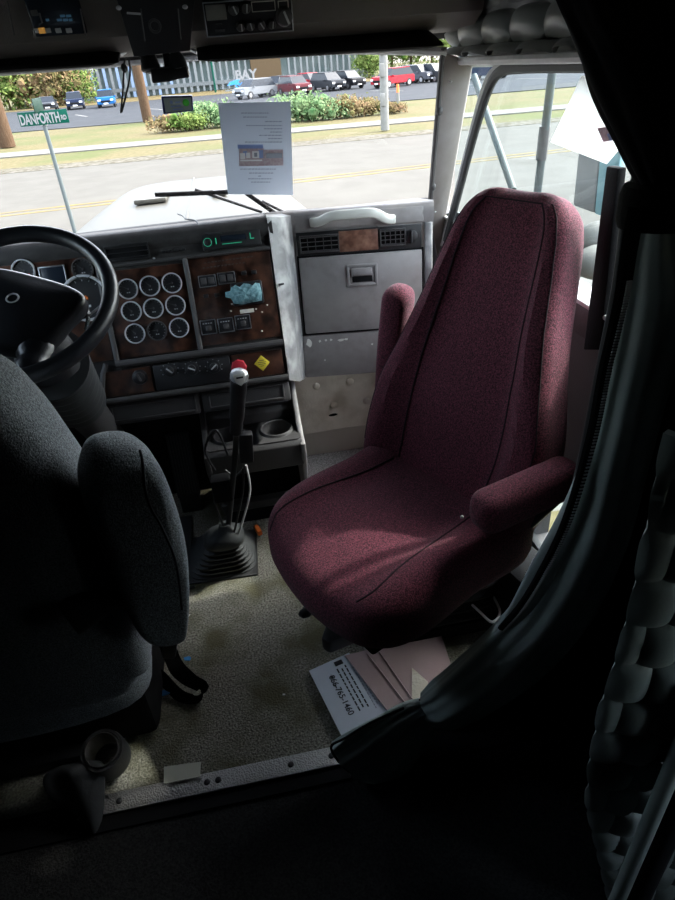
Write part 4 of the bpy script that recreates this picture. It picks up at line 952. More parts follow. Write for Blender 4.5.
for u, v, r in ((-.33, .5, .014), (-.06, .55, .014), (-.22, -.5, .012), (.0, -.5, .012), (.25, -.5, .012), (.5, -.48, .012), (.80, -.12, .023)):
    m = MB(); m.lathe(HB.w(u*hw_, v*hh_, .014), HB.n, [(r, 0), (r*.95, .006), (r*.8, .014), (r*.7, .016)], 20); k_ = m.build('knob', 'dgrey', cb)
    m = MB(); m.box(HB.w(u*hw_+r*.2, v*hh_, .030), (r*.25, r*1.3, .002), HB.rot @ Matrix.Rotation(random.uniform(-.6, .6), 3, 'Z')); m.build('knob_pointer', 'lgrey', k_)
m = MB(); HB.frame(m, hw_*.08, hh_*.25, hw_*.62, hh_*.85, .002, .014, .016, .0004); m.build('channel_window_frame', 'creamp', cb)
m = MB(); HB.frame(m, hw_*.68, hh_*.30, hw_*.92, hh_*.80, .002, .014, .016, .0004); m.build('badge_frame', 'creamp', cb)
# sun visors
def visor(pxs, y, lab):
    v_ = thing('sun_visor', at(*pxs[0], 'y', y), lab, 'sun visor')
    a, b = at(*pxs[0], 'y', y), at(*pxs[1], 'y', y-.02)
    n_ = 30; rg = []
    for k in range(n_+1):
        t = k/n_; c = a.lerp(b, t); e = min(t, 1-t)*30; s2 = math.sqrt(max(.06, min(1, e*.5)))
        rg.append([c+V((0, math.cos(q)*.075, math.sin(q)*.017*s2+.02*math.cos(q))) for q in [2*PI*j/20 for j in range(20)]])
    m = MB(); m.rings(rg); m.build('pad', 'visor', v_)
    m = MB(); m.tube([a+V((.0, -.05, -.012)), b+V((0, -.05, -.012))], .003, 6); m.build('edge_piping', 'dgrey', v_)
    m = MB(); m.tube(smooth([b+V((.0, .02, .0)), b+V((.02, .03, .012)), b+V((.03, .03, .03))] if pxs[1][0] < 200 else [a+V((.0, .02, .0)), a+V((-.02, .03, .012)), a+V((-.03, .03, .03))], 4), .006, 8); m.build('hinge_rod', 'steel', v_)
visor(((-60, 66), (120, 54)), 2.07, 'dark sun visor folded up above the driver side of the windshield')
visor(((197, 52), (436, 38)), 2.07, 'dark sun visor folded up above the passenger side of the windshield')
# cord hanging by the driver visor
m = MB(); m.tube(smooth([at(a, b, 'y', 2.1) for a, b in ((125, 58), (124, 68), (123, 90), (121, 113), (126, 95), (130, 75), (129, 60))], 5), .003, 6)
m.sphere(at(124, 68, 'y', 2.1), .009, (1, 1, 1.3), 10, 6); tag(m.build('hanging_cord', 'black'), 'thin black looped cord hanging from the header by the camera', 'cord')
# toll transponder on the windshield
TPp = Pl(at(177, 103.5, 'y', 2.19), (1, -.02, 0), (0, -.15, .95))
tt = thing('toll_transponder', TPp.O, 'blue rimmed toll transponder with green dot on the windshield', 'transponder')
m = MB(); m.prism([TPp.w(*TPp.uv(a, b), 0) for a, b in ((161, 95.5), (192.5, 94.5), (193.5, 110), (163.5, 113.5))], TPp.n*.014, .003); m.build('case', mat('deep_blue_plastic', (.015, .025, .12), .35, bump=.02, bscale=60), tt)
m = MB(); m.prism([TPp.w(*TPp.uv(a, b), .0145) for a, b in ((163.5, 97), (191, 96.2), (191.8, 108.6), (165.8, 111.5))], TPp.n*.001); m.build('label', mat('label_grey_green', (.30, .36, .36), .6, bump=.02, bscale=60), tt)
m = MB(); m.sphere(TPp.w(*TPp.uv(186, 101.5), .016), .010, (1, 1, .15), 14, 6, TPp.rot); m.build('green_dot', mat('bright_green_dot', (.08, .6, .06), .5, bump=.02, bscale=60), tt)
m = MB(); m.sphere(TPp.w(*TPp.uv(171.5, 101), .016), .0045, (1, 1, .15), 14, 6, TPp.rot)
for x, y, w in ((178, 101, .016), (176, 105, .03), (178, 108, .03)): m.box(TPp.w(*TPp.uv(x, y), .016), (w, .004, .0006), TPp.rot)
m.build('label_print', 'photo_b', tt)
# paper sheet taped inside the windshield
WP = Pl(at(258, 148, 'y', 2.20), (1, 0, 0), (0, -.22, .97))
pc = [WP.uv(a, b) for a, b in ((218, 103), (290.5, 101.5), (293, 195), (228, 194))]
m = MB(); m.prism([WP.w(a, b, 0) for a, b in pc], WP.n*.0012); pw = m.build('paper_sheet', 'paper'); tag(pw, 'white printed sheet with a small picture taped inside the windshield', 'paper')
def wbox(m, x0, y0, x1, y1, d=.0014): 
    m.prism([WP.w(*WP.uv(a, b), d) for a, b in ((x0, y0), (x1, y0-.2), (x1+.2, y1-.2), (x0+.2, y1))], WP.n*.0004)
m = MB()
for (x0_, x1_, y) in ((241, 269, 112.5), (243, 267, 116.5), (265, 282, 121), (246, 282, 125), (264, 282, 128.2), (270, 282, 131.5), (259, 282, 134.8), (268, 282, 138), (245, 282, 141.5), (240, 276, 168.5), (249, 273, 172.5), (258, 261, 175.5), (248, 272, 178.2), (251, 270, 181.5)):
    x = x0_
    while x < x1_: g_ = random.uniform(1.2, 3.4); wbox(m, x, y, min(x+g_, x1_), y+1.0); x += g_+.6
m.build('printed_text', 'ink', pw)
m = MB(); wbox(m, 237.5, 144.5, 263, 148.5); wbox(m, 243, 151, 247, 156, .0019); wbox(m, 258, 150, 263, 158, .0019); m.build('picture_sky', 'photo_b', pw)
m = MB(); wbox(m, 239, 148.5, 264, 166); wbox(m, 264.2, 149.5, 283, 165.5); m.build('picture_ground', 'photo_r', pw)
m = MB(); 
for x0_, y0_, x1_, y1_ in ((240, 153, 245, 159), (246, 152.5, 250, 158), (252, 151, 259, 158), (240, 159.5, 262, 161)): wbox(m, x0_, y0_, x1_, y1_, .0022)
m.build('picture_trucks', 'photo_w', pw)
m = MB(); wbox(m, 254, 152.5, 257, 156.5, .0030); wbox(m, 266, 153, 282, 158, .0019); m.build('picture_details', 'ink', pw)
# bright papers on the passenger window
RP = Pl((XR-.02, 1.4, 1.3), (0, -1, 0), (0, 0, 1))
m = MB()
pc = [(582, 76), (600, 74), (628, 140), (607, 164), (551, 142)]
m.prism([RP.w(*RP.uv(a, b), 0) for a, b in pc], RP.n*.0012); pr = m.build('paper_sheet', 'paperw'); tag(pr, 'glowing white sheet taped to the passenger door window', 'paper')
m = MB(); m.prism([RP.w(*RP.uv(a, b), .0016) for a, b in ((598, 128), (612, 126), (616, 140), (604, 142))], RP.n*.0004); m.build('picture', 'photo_r', pr)
m = MB(); m.prism([RP.w(*RP.uv(a, b), .0022) for a, b in ((608, 134), (613, 132), (615, 139), (611, 141))], RP.n*.0004); m.build('picture_blue_spot', 'photo_b', pr)

# =================================================================== CURTAIN (gathered, hanging across the sleeper doorway) AND TUFTED WALL
ct = thing('sleeper_curtain', (.62, .85, 1.3), 'dark grey green curtain tied back with straps at the right of the doorway', 'curtain')
def bundle(name, st_, mt, npl=5, amp=.14, depth=.045, n=72, sub=10, par=None, ph=0, twist=.4):
    """gathered cloth: stations (left px, right px, y plane); pleated closed cross-section"""
    ks = [(at(*l, 'y', y), at(*r, 'y', y)) for l, r, y in st_]
    Ls = smooth([k[0] for k in ks], sub); Rs = smooth([k[1] for k in ks], sub); rg = []
    for i, (l, r) in enumerate(zip(Ls, Rs)):
        c = (l+r)/2; a = (r-l)/2; w = a.length
        j = min(i+1, len(Ls)-1); j0 = max(i-1, 0); tg = ((Ls[j]+Rs[j])-(Ls[j0]+Rs[j0])).normalized()
        d = a.normalized().cross(tg).normalized(); d = d if d.y < 0 else -d
        dd = min(depth, w*.75); t = i/len(Ls); ring = []
        for k in range(n):
            q = 2*PI*k/n; rr2 = 1+amp*math.sin(npl*2*q+ph+twist*t*6+.6*math.sin(3*q+t*4))+amp*.4*math.sin(npl*4.3*q+t*9)*(1 if k else 1)
            wgt = 1.0 if True else 0
            ring.append(c+a*math.cos(q)*(1+(rr2-1)*.3)+d*math.sin(q)*dd*rr2)
        rg.append(ring)
    m = MB(); m.rings(rg); return m.build(name, mt, par, angle=80)
# upper sheet of heavy black curtain falling from the roof to the upper tie
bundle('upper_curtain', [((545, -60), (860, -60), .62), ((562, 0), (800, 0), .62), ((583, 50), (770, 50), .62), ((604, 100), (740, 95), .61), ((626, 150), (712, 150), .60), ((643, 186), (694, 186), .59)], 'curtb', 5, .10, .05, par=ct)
# upper tie band
def band(px_, r, mt, par, name):
    c, ax_, = px_
    m = MB(); m.tube([c-ax_*.02, c-ax_*.012, c+ax_*.012, c+ax_*.02], [r*.94, r, r, r*.94], 28, flat=1.25, up=(0, 1, 0)); return m.build(name, mt, par)
c = at(668, 204, 'y', .59); band((c, V((0, 0, 1))), .040, 'blackm', ct, 'tie_strap')
# folds of curtain behind, light catching leather-like cloth
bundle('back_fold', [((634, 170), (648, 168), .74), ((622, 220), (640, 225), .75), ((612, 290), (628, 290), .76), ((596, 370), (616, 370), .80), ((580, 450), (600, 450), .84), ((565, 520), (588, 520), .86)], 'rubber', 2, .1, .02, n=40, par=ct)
bundle('lower_curtain', [((645, 214), (690, 214), .60), ((632, 250), (700, 250), .62), ((622, 300), (698, 300), .64), ((606, 380), (672, 370), .68), ((588, 450), (650, 450), .72), ((562, 530), (625, 540), .76), ((524, 600), (592, 610), .80), ((478, 650), (540, 668), .84), ((440, 684), (470, 712), .88), ((420, 700), (432, 718), .90)], 'curtain', 3, .13, .05, n=96, par=ct, ph=.5)
# leading edge with zip
e_px = [(640, 206), (632, 250), (624, 300), (608, 370), (594, 440), (570, 520), (545, 572), (524, 606), (505, 628)]
ys = [.575, .575, .595, .63, .665, .70, .725, .745, .77]
ed = smooth([at(x-3, y, 'y', yy) for (x, y), yy in zip(e_px, ys)], 8)
m = MB(); m.tube(ed, .006, 8, flat=1.6, up=(0, 1, 0)); zp = m.build('zip_tape', 'blackm', ct)
m = MB()
for i in range(13, len(ed)-1):
    for t in (0, .34, .67):
        p = ed[i].lerp(ed[i+1], t); m.box(p+V((-.0, -.009, 0)), (.006, .002, .0018))
m.build('zip_teeth', 'lgrey', zp)
inn = smooth([at(x-14, y, 'y', yy+.02) for (x, y), yy in zip(e_px, ys)], 6)
# inner lining flap left of the zip (lighter, lower part)
bundle('curtain_flap', [((600, 400), (612, 402), .70), ((586, 455), (604, 460), .72), ((560, 515), (592, 525), .75), ((532, 565), (566, 578), .78), ((508, 610), (536, 622), .81), ((486, 640), (508, 652), .84)], 'curtain', 2, .08, .02, n=40, par=ct)
# lower tie and flared hem
c = at(426, 710, 'y', .905); band((c, (at(440, 694, 'y', .9)-at(414, 722, 'y', .9)).normalized()), .026, 'blackm', ct, 'tie_strap')
bundle('curtain_hem', [((424, 703), (434, 720), .90), ((405, 706), (425, 738), .885), ((375, 722), (410, 765), .86), ((350, 736), (392, 778), .85), ((332, 748), (362, 776), .85)], 'curtain', 4, .20, .03, n=96, par=ct, ph=1)
m = MB(); m.tube(smooth([at(a, b, 'y', .83) for a, b in ((404, 708), (372, 722), (345, 738), (331, 748), (345, 768), (362, 778))], 5), .003, 6); m.build('hem_stitching', 'blackm', ct)
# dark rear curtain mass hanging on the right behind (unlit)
m = MB()
a_, b_ = V((.62, .86, 0)), V((.98, .80, 0))
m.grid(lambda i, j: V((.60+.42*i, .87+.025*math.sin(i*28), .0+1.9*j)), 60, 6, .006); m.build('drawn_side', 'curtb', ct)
m = MB(); m.prism([at(a, b, 'y', .93) for a, b in ((436, 716), (480, 672), (550, 600), (600, 520), (640, 420), (720, 420), (720, 800), (440, 740))], (0, .012, 0), .003); m.build('lining', 'curtb', ct)  # black sheet added to keep the floor area below the curtain dark

# tufted padded wall panel at right
TW = Pl(at(640, 720, 'y', .46), (1, -.10, 0), (0, -.02, 1))
tw = thing('bunk_upholstery', (.6, .45, 0), 'grey green button tufted vinyl panel on the right sleeper side', 'upholstered panel')
shape = [TW.uv(x, y) for x, y in ((668, 430), (655, 480), (640, 560), (622, 640), (602, 700), (590, 760), (588, 800), (600, 850), (612, 905), (640, 980))]
def edge(b):
    s2 = sorted(shape, key=lambda q: q[1])
    for (a0, b0), (a1, b1) in zip(s2, s2[1:]):
        if b0 <= b <= b1: return a0+(a1-a0)*(b-b0)/(b1-b0)
    return s2[0][0] if b < s2[0][1] else s2[-1][0]
pa, pb = .044, .150
bmin, bmax = -.62, .50
def tf(i, j):
    b = bmin+(bmax-bmin)*j; a = edge(b)+(.42-edge(b))*i
    y = b/(pb/2); r = math.floor(y); fy = y-r; x = a/pa+(.5 if r % 2 else 0); fx = x-math.floor(x)
    k = (math.sin(PI*fx)**.45)*(1-(abs(fy-.5)*2)**3)**.5 if 0 < fx < 1 else 0
    rim = min(1, max(0, i*8))**.5
    return TW.w(a, b, .026*k*rim-.0)
m = MB(); m.grid(tf, 110, 150, .01); m.build('padding', 'leatherg', tw, angle=70)
m = MB(); m.prism([TW.w(edge(bmin+(bmax-bmin)*j/20)+.03, bmin+(bmax-bmin)*j/20, -.012) for j in range(21)]+[TW.w(.42, bmax, -.012), TW.w(.42, bmin, -.012)], -TW.n*.02); m.build('backing', 'blackm', tw)
for r in range(-8, 7):
    b = r*pb/2
    for c_ in range(-6, 10):
        a = (c_-(.5 if r % 2 else 0))*pa
        if a > edge(b)+.02 and a < .3 and bmin < b < bmax: m = MB(); m.sphere(TW.w(a, b, .006), .010, (.8, 1.1, .6), 12, 8, TW.rot); m.build('button', 'leatherg', tw)
# padded rail at lower right
q0, q1 = at(680, 750, 'y', .40), at(615, 905, 'y', .38)
rl = thing('bunk_rail', q1, 'dark padded rail slanting across the lower right corner', 'rail')
m = MB(); m.tube([q0+(q0-q1)*.3, q1-(q0-q1)*.3], .012, 14); m.build('padded_edge', 'leatherg', rl)
m = MB(); m.tube([q0+(q0-q1)*.3+V((.035, 0, -.02)), q1-(q0-q1)*.3+V((.035, 0, -.02))], .02, 14); m.build('side_board', 'curtb', rl)
# added board out of view, keeps sleeper window light off the driver seat
st('wall_light_block', bx(.66, -.4, -.01, .675, .17, 1.6), 'shell', 'added unseen upright board that blocks light from the driver seat', 'wall')

# =================================================================== OUTSIDE
GZ = -1.35
def strip(name, pts, mt, label, z=0):
    m = MB(); m.prism([V((x, y, GZ-.05+z)) for x, y in pts], (0, 0, .05)); return st(name, m, mt, label, 'ground')
def L(y0, k): return lambda x: y0+k*x
B = 140
def bandg(name, f0, f1, mt, label, z):
    strip(name, [(-B, f0(-B)), (B, f0(B)), (B, f1(B)), (-B, f1(-B))], mt, label, z)
fs0, fs1 = L(33.3, -.07), L(35.6, -.07)
flat = lambda y: (lambda x: y)
strip('ground', [(-200, -60), (200, -60), (200, 260), (-200, 260)], 'lawn', 'dry yellow green lawn around the road', -.04)
bandg('road', flat(8.0), L(27.2, -.02), 'road', 'sun bleached grey road', 0)
m = MB(); m.prism([V((-B, -40, GZ-.02)), V((B, -40, GZ-.02)), V((B, 8.0, GZ-.02)), V((-B, 8, GZ-.02))], (0, 0, .01)); st('lot_near', m, 'concrete', 'pale concrete under the truck', 'ground')
strip('grass_verge', [(1.3, -6), (5, -6), (5, 3.2), (1.3, 3.2)], 'lawn', 'grass beside the passenger side of the truck', .0)
bandg('road_line', L(18.3, .07), L(18.5, .07), 'yline', 'yellow centre line', .006)
bandg('road_line', L(18.75, .07), L(18.95, .07), 'yline', 'yellow centre line', .006)
bandg('gravel_verge', L(27.2, -.02), L(28.8, -.02), 'gravel', 'stony verge along the road', .01)
bandg('sidewalk', fs0, fs1, 'concrete', 'pale concrete sidewalk', .012)
ly_ = L(50.5, -.12)
bandg('parking_lot', ly_, flat(100), 'asphalt', 'grey parking lot with white bay lines', .01)
bandg('dry_ground', flat(92), flat(108), 'mulch', 'dry straw coloured ground in front of the building', .03)
for k in range(14):
    x = -40+k*7.0
    m = MB(); m.box((x, 66-.12*x, GZ+.02), (.22, 5.5, .02), Matrix.Rotation(.35, 3, 'Z')); st('bay_line', m, 'wline', 'white parking bay line', 'marking')
def G_(x, y): return at(x, y, 'z', GZ)

def pole(name, px_, top, r, mt, label, cat):
    p = G_(*px_); m = MB(); m.tube([p, p+V((0, 0, top*.5)), p+V((0, 0, top))], [r, r*.92, r*.8], 16); o = m.build(name, mt); return tag(o, label, cat), p
pole('utility_pole', (148, 122), 9, .34, 'bark', 'thin brown wooden utility pole standing between the parked cars and the shrubs', 'pole')
pole('utility_pole', (8, 147), 9, .42, 'bark', 'wooden utility pole at the left edge beyond the street sign', 'pole')
lp_, p = pole('light_pole', (385, 130), 9, .19, 'whitep', 'tall white pole in front of the red and grey cars', 'pole')
m = MB()
for z in (1.2, 2.3, 3.1, 4.6): m.box(p+V((-.12, -.18, z)), (.22, .12, .5), None, .03)
m.build('box', 'whitep', lp_)
# street sign
sy = 11.2
sp_ = at(44, 124, 'y', sy); ss = thing('street_sign', (sp_.x, sy, GZ), 'green DANFORTH street name sign on a thin steel post', 'street sign')
m = MB(); m.cyl((sp_.x, sy, GZ), (sp_.x, sy, sp_.z), .035, .03, 14); m.build('post', 'galv', ss)
m = MB(); m.box(sp_+V((0, 0, .03)), (.12, .06, .10), None, .015); m.build('clamp', 'lgrey', ss)
SPn = Pl(at(43, 118.5, 'y', sy-.04), (1, .08, 0), (0, 0, 1)); e0_ = SPn.uv(18.5, 119)[0]; e1_ = SPn.uv(68.5, 118)[0]
m = MB(); SPn.box(m, e0_, -.085, e1_, .10, -.01, 0, .002); bl = m.build('blade', 'signg', ss)
m = MB(); m.text('DANFORTH', SPn.M((e0_+e1_)/2-.055, -.005, .004), .19, .002, sx=.56, bold=.0055); m.text('RD', SPn.M(e1_-.065, -.01, .004), .085, .002, sx=.7, bold=.003); m.build('lettering', 'signw', bl)
SN = Pl(at(38, 105, 'y', sy), (-.06, 1, 0), (0, 0, 1))
m = MB(); SN.box(m, -.40, -.09, .36, .09, -.006, .006, .002); m.build('cross_blade', 'signback', ss)

# cars
def car(px_, ang, paint, label, kind='suv', L_=4.6, group='parked cars'):
    p = G_(*px_); t = thing('car', p, label, 'car')
    W2 = .92; H_ = 1.68 if kind == 'suv' else 1.42
    Rz = Matrix.Rotation(math.radians(ang), 4, 'Z')
    def w(x, y, z): return p+(Rz @ V((x, y, z)))
    hl = L_/2
    if kind == 'suv':
        body = [(-hl, .35), (-hl, .8), (-hl+.1, 1.0), (-hl+.9, 1.05), (hl-.12, 1.05), (hl, .9), (hl, .35)]
        cab = [(-hl+.85, 1.03), (-hl+1.6, H_-.02), (hl-.55, H_), (hl-.1, 1.03)]
    else:
        body = [(-hl, .32), (-hl, .65), (-hl+.1, .82), (-hl+1.0, .92), (hl-.9, .95), (hl-.05, .92), (hl, .35)]
        cab = [(-hl+1.1, .9), (-hl+1.9, H_-.02), (hl-1.35, H_-.02), (hl-.6, .93)]
    def sect(pr, ins0, ins1):
        zs = [z for _, z in pr]; z0, z1 = min(zs), max(zs)
        f = lambda z: W2-(ins0+(ins1-ins0)*(z-z0)/(z1-z0))
        return [[w(s2*f(z), y, z) for y, z in pr] for s2 in (-1, 1)]
    m = MB(); m.rings(sect(body, 0, .06)); bmesh.ops.bevel(m.b, geom=m.b.edges[:], offset=.05, segments=2, affect='EDGES'); m.build('body', 'car_'+paint, t, angle=50)
    m = MB(); m.rings(sect(cab, .08, .24)); m.build('greenhouse', 'cglass', t, angle=30)
    rf = [(cab[1][0], cab[1][1]-.04), (cab[1][0]+.05, H_+.02), (cab[2][0]-.05, H_+.03), (cab[2][0], H_-.04)]
    m = MB(); m.rings([[w(s2*(W2-.22), y, z) for y, z in rf] for s2 in (-1, 1)]); m.build('roof', 'car_'+paint, t)
    for s2 in (-1, 1):
        for yy in (-hl+.85, hl-.85):
            m = MB(); m.cyl(w(s2*(W2-.2), yy, .34), w(s2*(W2+.02), yy, .34), .34, n=20); wl = m.build('wheel', 'tyre', t)
            m = MB(); m.cyl(w(s2*(W2+.0), yy, .34), w(s2*(W2+.03), yy, .34), .2, n=14); m.build('rim', 'steel', wl)
        m = MB(); m.box(w(s2*.66, -hl-.0, .74), (.34, .08, .17), Rz.to_3x3(), .02); m.build('headlamp', 'lamp', t)
        m = MB(); m.box(w(s2*.70, hl, .85), (.22, .06, .2), Rz.to_3x3(), .02); m.build('tail_lamp', 'tail', t)
        m = MB(); m.box(w(s2*1.0, -hl+1.35, 1.02), (.2, .12, .15), Rz.to_3x3(), .03); m.build('wing_mirror', 'car_'+paint, t)
    m = MB(); m.box(w(0, -hl-.01, .62), (1.0, .06, .2), Rz.to_3x3(), .02); m.build('grille', 'blackm', t)
    m = MB(); m.box(w(0, -hl-.04, .42), (.5, .03, .13), Rz.to_3x3(), .005); m.build('number_plate', 'lamp', t)
car((50, 111), 8, 'dkgrey', 'dark grey car parked leftmost beyond the street sign', 'sedan', 4.4)
car((77, 109), 8, 'navy', 'navy blue sport utility car parked left of the bright blue car')
car((108, 107), 5, 'brblue', 'bright blue sport utility car in the parking lot at left')
car((256, 98), -52, 'silver', 'silver grey car nearest the BAY sign among the parked cars')
car((279, 94), -35, 'blackc', 'black car parked between the silver car and the maroon car')
car((295, 95), 18, 'maroon', 'dark maroon sport utility car right of the black car by the shrubs')
car((311, 90), 25, 'redc', 'red car half hidden between the dark cars behind the juniper', 'suv', 4.3)
car((328, 91), 22, 'dkgrey', 'dark grey sport utility car second from the white pole')
car((347, 89), 25, 'blackc', 'black sport utility car parked just left of the white pole')
car((393, 87), -60, 'redc', 'bright red car parked behind the white pole')
car((417, 83), 30, 'gry', 'grey sport utility car right of the bright red car')
car((431, 82), 28, 'dkgrey', 'dark grey car rightmost in the windshield view')
car((487, 79), 40, 'navy', 'dark blue car glimpsed through the quarter pane beside the door', 'suv')

# building with glass front
by = 112
bd = thing('office_building', (0, by, GZ), 'low office building with teal glass front and tan brick section', 'building')
def wx(px_): return at(px_, 70, 'y', by)[0]
def wz(px_, py_): return at(px_, py_, 'y', by)[2]
m = MB(); m.box(((wx(88)+wx(374))/2, by+8, GZ+7.5), (wx(374)-wx(88), 15, 15)); m.build('glass_front', 'bglass', bd)
m = MB(); x0, x1 = wx(251), wx(281); m.box(((x0+x1)/2, by+.3, GZ+7.5), (x1-x0, 1.6, 15.1)); m.build('brick_section', 'bbrick', bd)
for zz in (1.0, 4.2, 7.6, 11): m = MB(); m.box(((wx(88)+wx(374))/2, by-.1, GZ+zz), (wx(374)-wx(88), .5, .5)); m.build('floor_band', 'bwhite', bd)
for k in range(46):
    x = wx(90)+k*(wx(373)-wx(90))/45
    if x0-.5 < x < x1+.5: continue
    m = MB(); m.box((x, by-.12, GZ+7.5), (.28 if k > 16 else .4, .4, 15)); m.build('mullion', 'bdark' if (k < 14 and k % 2 == 0) else 'bmull', bd)
# low wing with pale canopy at left
m = MB(); a_, b_ = at(17, 83, 'y', 104), at(90, 70, 'y', 104)
m.prism([a_+V((0, 0, -.5)), b_+V((0, 0, -.3)), b_+V((0, 0, .6)), a_+V((0, 0, .4))], (0, 3, 0), .05); m.build('canopy', 'bwhite', bd)
for x, y in ((18, 88), (90, 80)): p = at(x, y, 'y', 104); m = MB(); m.box((p.x, 104.5, (p.z+GZ)/2), (.5, .5, p.z-GZ)); m.build('canopy_post', 'bwhite', bd)
m = MB(); m.box(((wx(20)+wx(88))/2, by+4, GZ+3.5), (wx(88)-wx(20), 6, 7)); m.build('low_wing', 'bglass', bd)
# BAY sign
sbp = G_(235, 95); by2 = 100
bs = thing('bay_sign', (at(236, 90, 'y', by2).x, by2, GZ), 'low sign with white BAY letters and a blue wave', 'sign')
BP = Pl(at(237, 77, 'y', by2), (1, 0, 0), (0, 0, 1))
w_ = BP.uv(256, 77)[0]
m = MB(); m.text('BAY', BP.M(w_*.48, .15, .1), 1.55, .08, sx=1.05, bold=.05); m.build('letters', 'signw', bs)
m = MB(); m.text('CO', BP.M(.35, -1.05, .1), .85, .05, sx=1.1, bold=.04); m.build('letters', 'sea', bs)
wv = [BP.uv(x, y) for x, y in ((227, 86), (230, 82), (235, 80), (240, 79.5), (238, 82), (240, 86), (237, 84.5), (232, 85))]
m = MB(); m.prism([BP.w(a, b, 0) for a, b in wv], BP.n*.2); m.build('wave', 'sea', bs)
m = MB(); m.box(BP.w(.2, -1.9, -.3), (4.2, .5, .9), None, .1); m.build('base', 'bwhite', bs)
m = MB(); m.cyl((BP.O.x-3.2, by2, GZ), (BP.O.x-3.2, by2, GZ+4.0), .12); m.build('post', 'signg', bs)

# row of pale seats/banners in front of the building
for k, x in enumerate((40, 46.5, 53, 62, 68.5, 76, 85, 93, 103, 112)):
    p = G_(x, 100-.09*(x-40)); m = MB(); m.prism([p+V((-.35, 0, 0)), p+V((.35, 0, 0)), p+V((.30, 0, 1.5)), p+V((.0, 0, 1.75)), p+V((-.30, 0, 1.5))], (0, .3, 0), .04)
    o = m.build('stone_marker', 'whitep'); tag(o, 'white upright stone marker in the row before the glass front', 'marker', 'white markers before the building')

# plants
def blob(m, c, r, n, sq=(1, 1, 1), res=1):
    def rnd(): 
        d = V((max(-.95, min(.95, random.gauss(0, .42))), random.gauss(0, .35), max(-.85, min(.95, random.gauss(0, .38)))))
        return V((d.x*sq[0], d.y*sq[1], d.z*sq[2]))*r
    for k in range(n):
        t = bmesh.new(); bmesh.ops.create_icosphere(t, subdivisions=1, radius=r*random.uniform(.10, .2))
        t.transform(Matrix.Translation(V(c)+rnd()*.85)); m.add(t)
    L_ = max(.07, r*.055)
    for k in range(n*55):
        p = V(c)+rnd()*1.08; a = V((random.gauss(0, 1), random.gauss(0, 1), random.gauss(0, 1))).normalized(); b = a.orthogonal().normalized()
        s = L_*random.uniform(.7, 1.4)
        m.b.faces.new([m.b.verts.new(p+q) for q in (a*s, b*s*.5, -a*s, -b*s*.5)])
def shrub(px_, w, h, mt, label, name='shrub', n=26, group=None, y_=None):
    p = G_(*px_)
    if y_: p = at(*px_, 'y', y_); p.z = GZ
    t = thing(name, p, label, 'shrub' if name == 'shrub' else 'tree', group)
    m = MB(); r = w/2; blob(m, p+V((0, 0, h*.48)), r, n, (1, .8, h/w)); m.build('foliage', mt, t, smooth=False)
    m = MB(); m.cyl(p, p+V((0, 0, h*.5)), .05+.02*h, .03, 8); m.build('stem', 'bark', t)
shrub((171, 131), 2.47, 0.80, 'autumn', 'reddish brown shrub right of the wooden utility pole')
shrub((190, 130), 2.28, 0.95, 'green', 'yellow green shrub left of the paper sheet')
shrub((207, 127), 3.23, 1.35, 'greenl', 'blue green juniper peeking out left of the paper sheet', n=34)
shrub((228, 126), 2.47, 1.10, 'greenl', 'juniper hidden behind the paper sheet')
shrub((302, 120), 3.61, 1.45, 'greenl', 'tall juniper directly right of the paper sheet', n=36)
shrub((325, 119), 3.04, 1.10, 'greenl', 'low spreading juniper below the dark grey car', n=30)
shrub((346, 117), 2.66, 1.10, 'autumn', 'greyish bare shrub between the junipers and the white pole')
shrub((365, 115), 2.66, 0.90, 'autumn', 'rusty shrub just left of the white pole')
shrub((393, 113), 1.52, 0.55, 'autumn', 'small rusty shrub just right of the white pole')
for x, y, w, h, mt, lb in ((8, 101, 9, 6.5, 'green', 'dense green tree at the left edge of the windshield'), (45, 96, 8, 5.5, 'autumn', 'autumn coloured tree in front of the low wing'), (62, 95, 8, 6.2, 'autumn', 'larger autumn tree before the canopy'), (80, 94, 5, 4.5, 'green', 'small tree between canopy and glass front')):
    shrub((x, y), w, h, mt, lb, 'tree', 40, y_=100)
for x, w, h, lb in ((392, 7, 9, 'green tree just right of the white pole'), (411, 8, 10, 'green tree above the grey car'), (432, 8, 10, 'green tree at the right end of the windshield'), (470, 11, 10, 'green tree beyond the quarter pane'), (369, 5, 4, 'small round tree before the glass building')):
    p = at(x, 70, 'y', 118 if w > 6 else 106); t = thing('tree', (p.x, p.y, GZ), lb, 'tree'); m = MB(); blob(m, V((p.x, p.y, GZ+h*.5)), w/2, 45, (1, .7, h/w)); m.build('foliage', 'green', t, smooth=False); m = MB(); m.cyl((p.x, p.y, GZ), (p.x, p.y, GZ+h*.5), .3, .2, 8); m.build('trunk', 'bark', t)
# marker post
p = G_(398, 107); m = MB(); m.cyl(p, p+V((0, 0, .8)), .12, .10, 12); mo = m.build('marker_post', 'whitep'); tag(mo, 'short white and orange marker post on the grass right of the white pole', 'post')
m = MB(); m.cyl(p+V((0, 0, .8)), p+V((0, 0, 1.25)), .10, .08, 12); m.build('orange_cap', 'orange', mo)

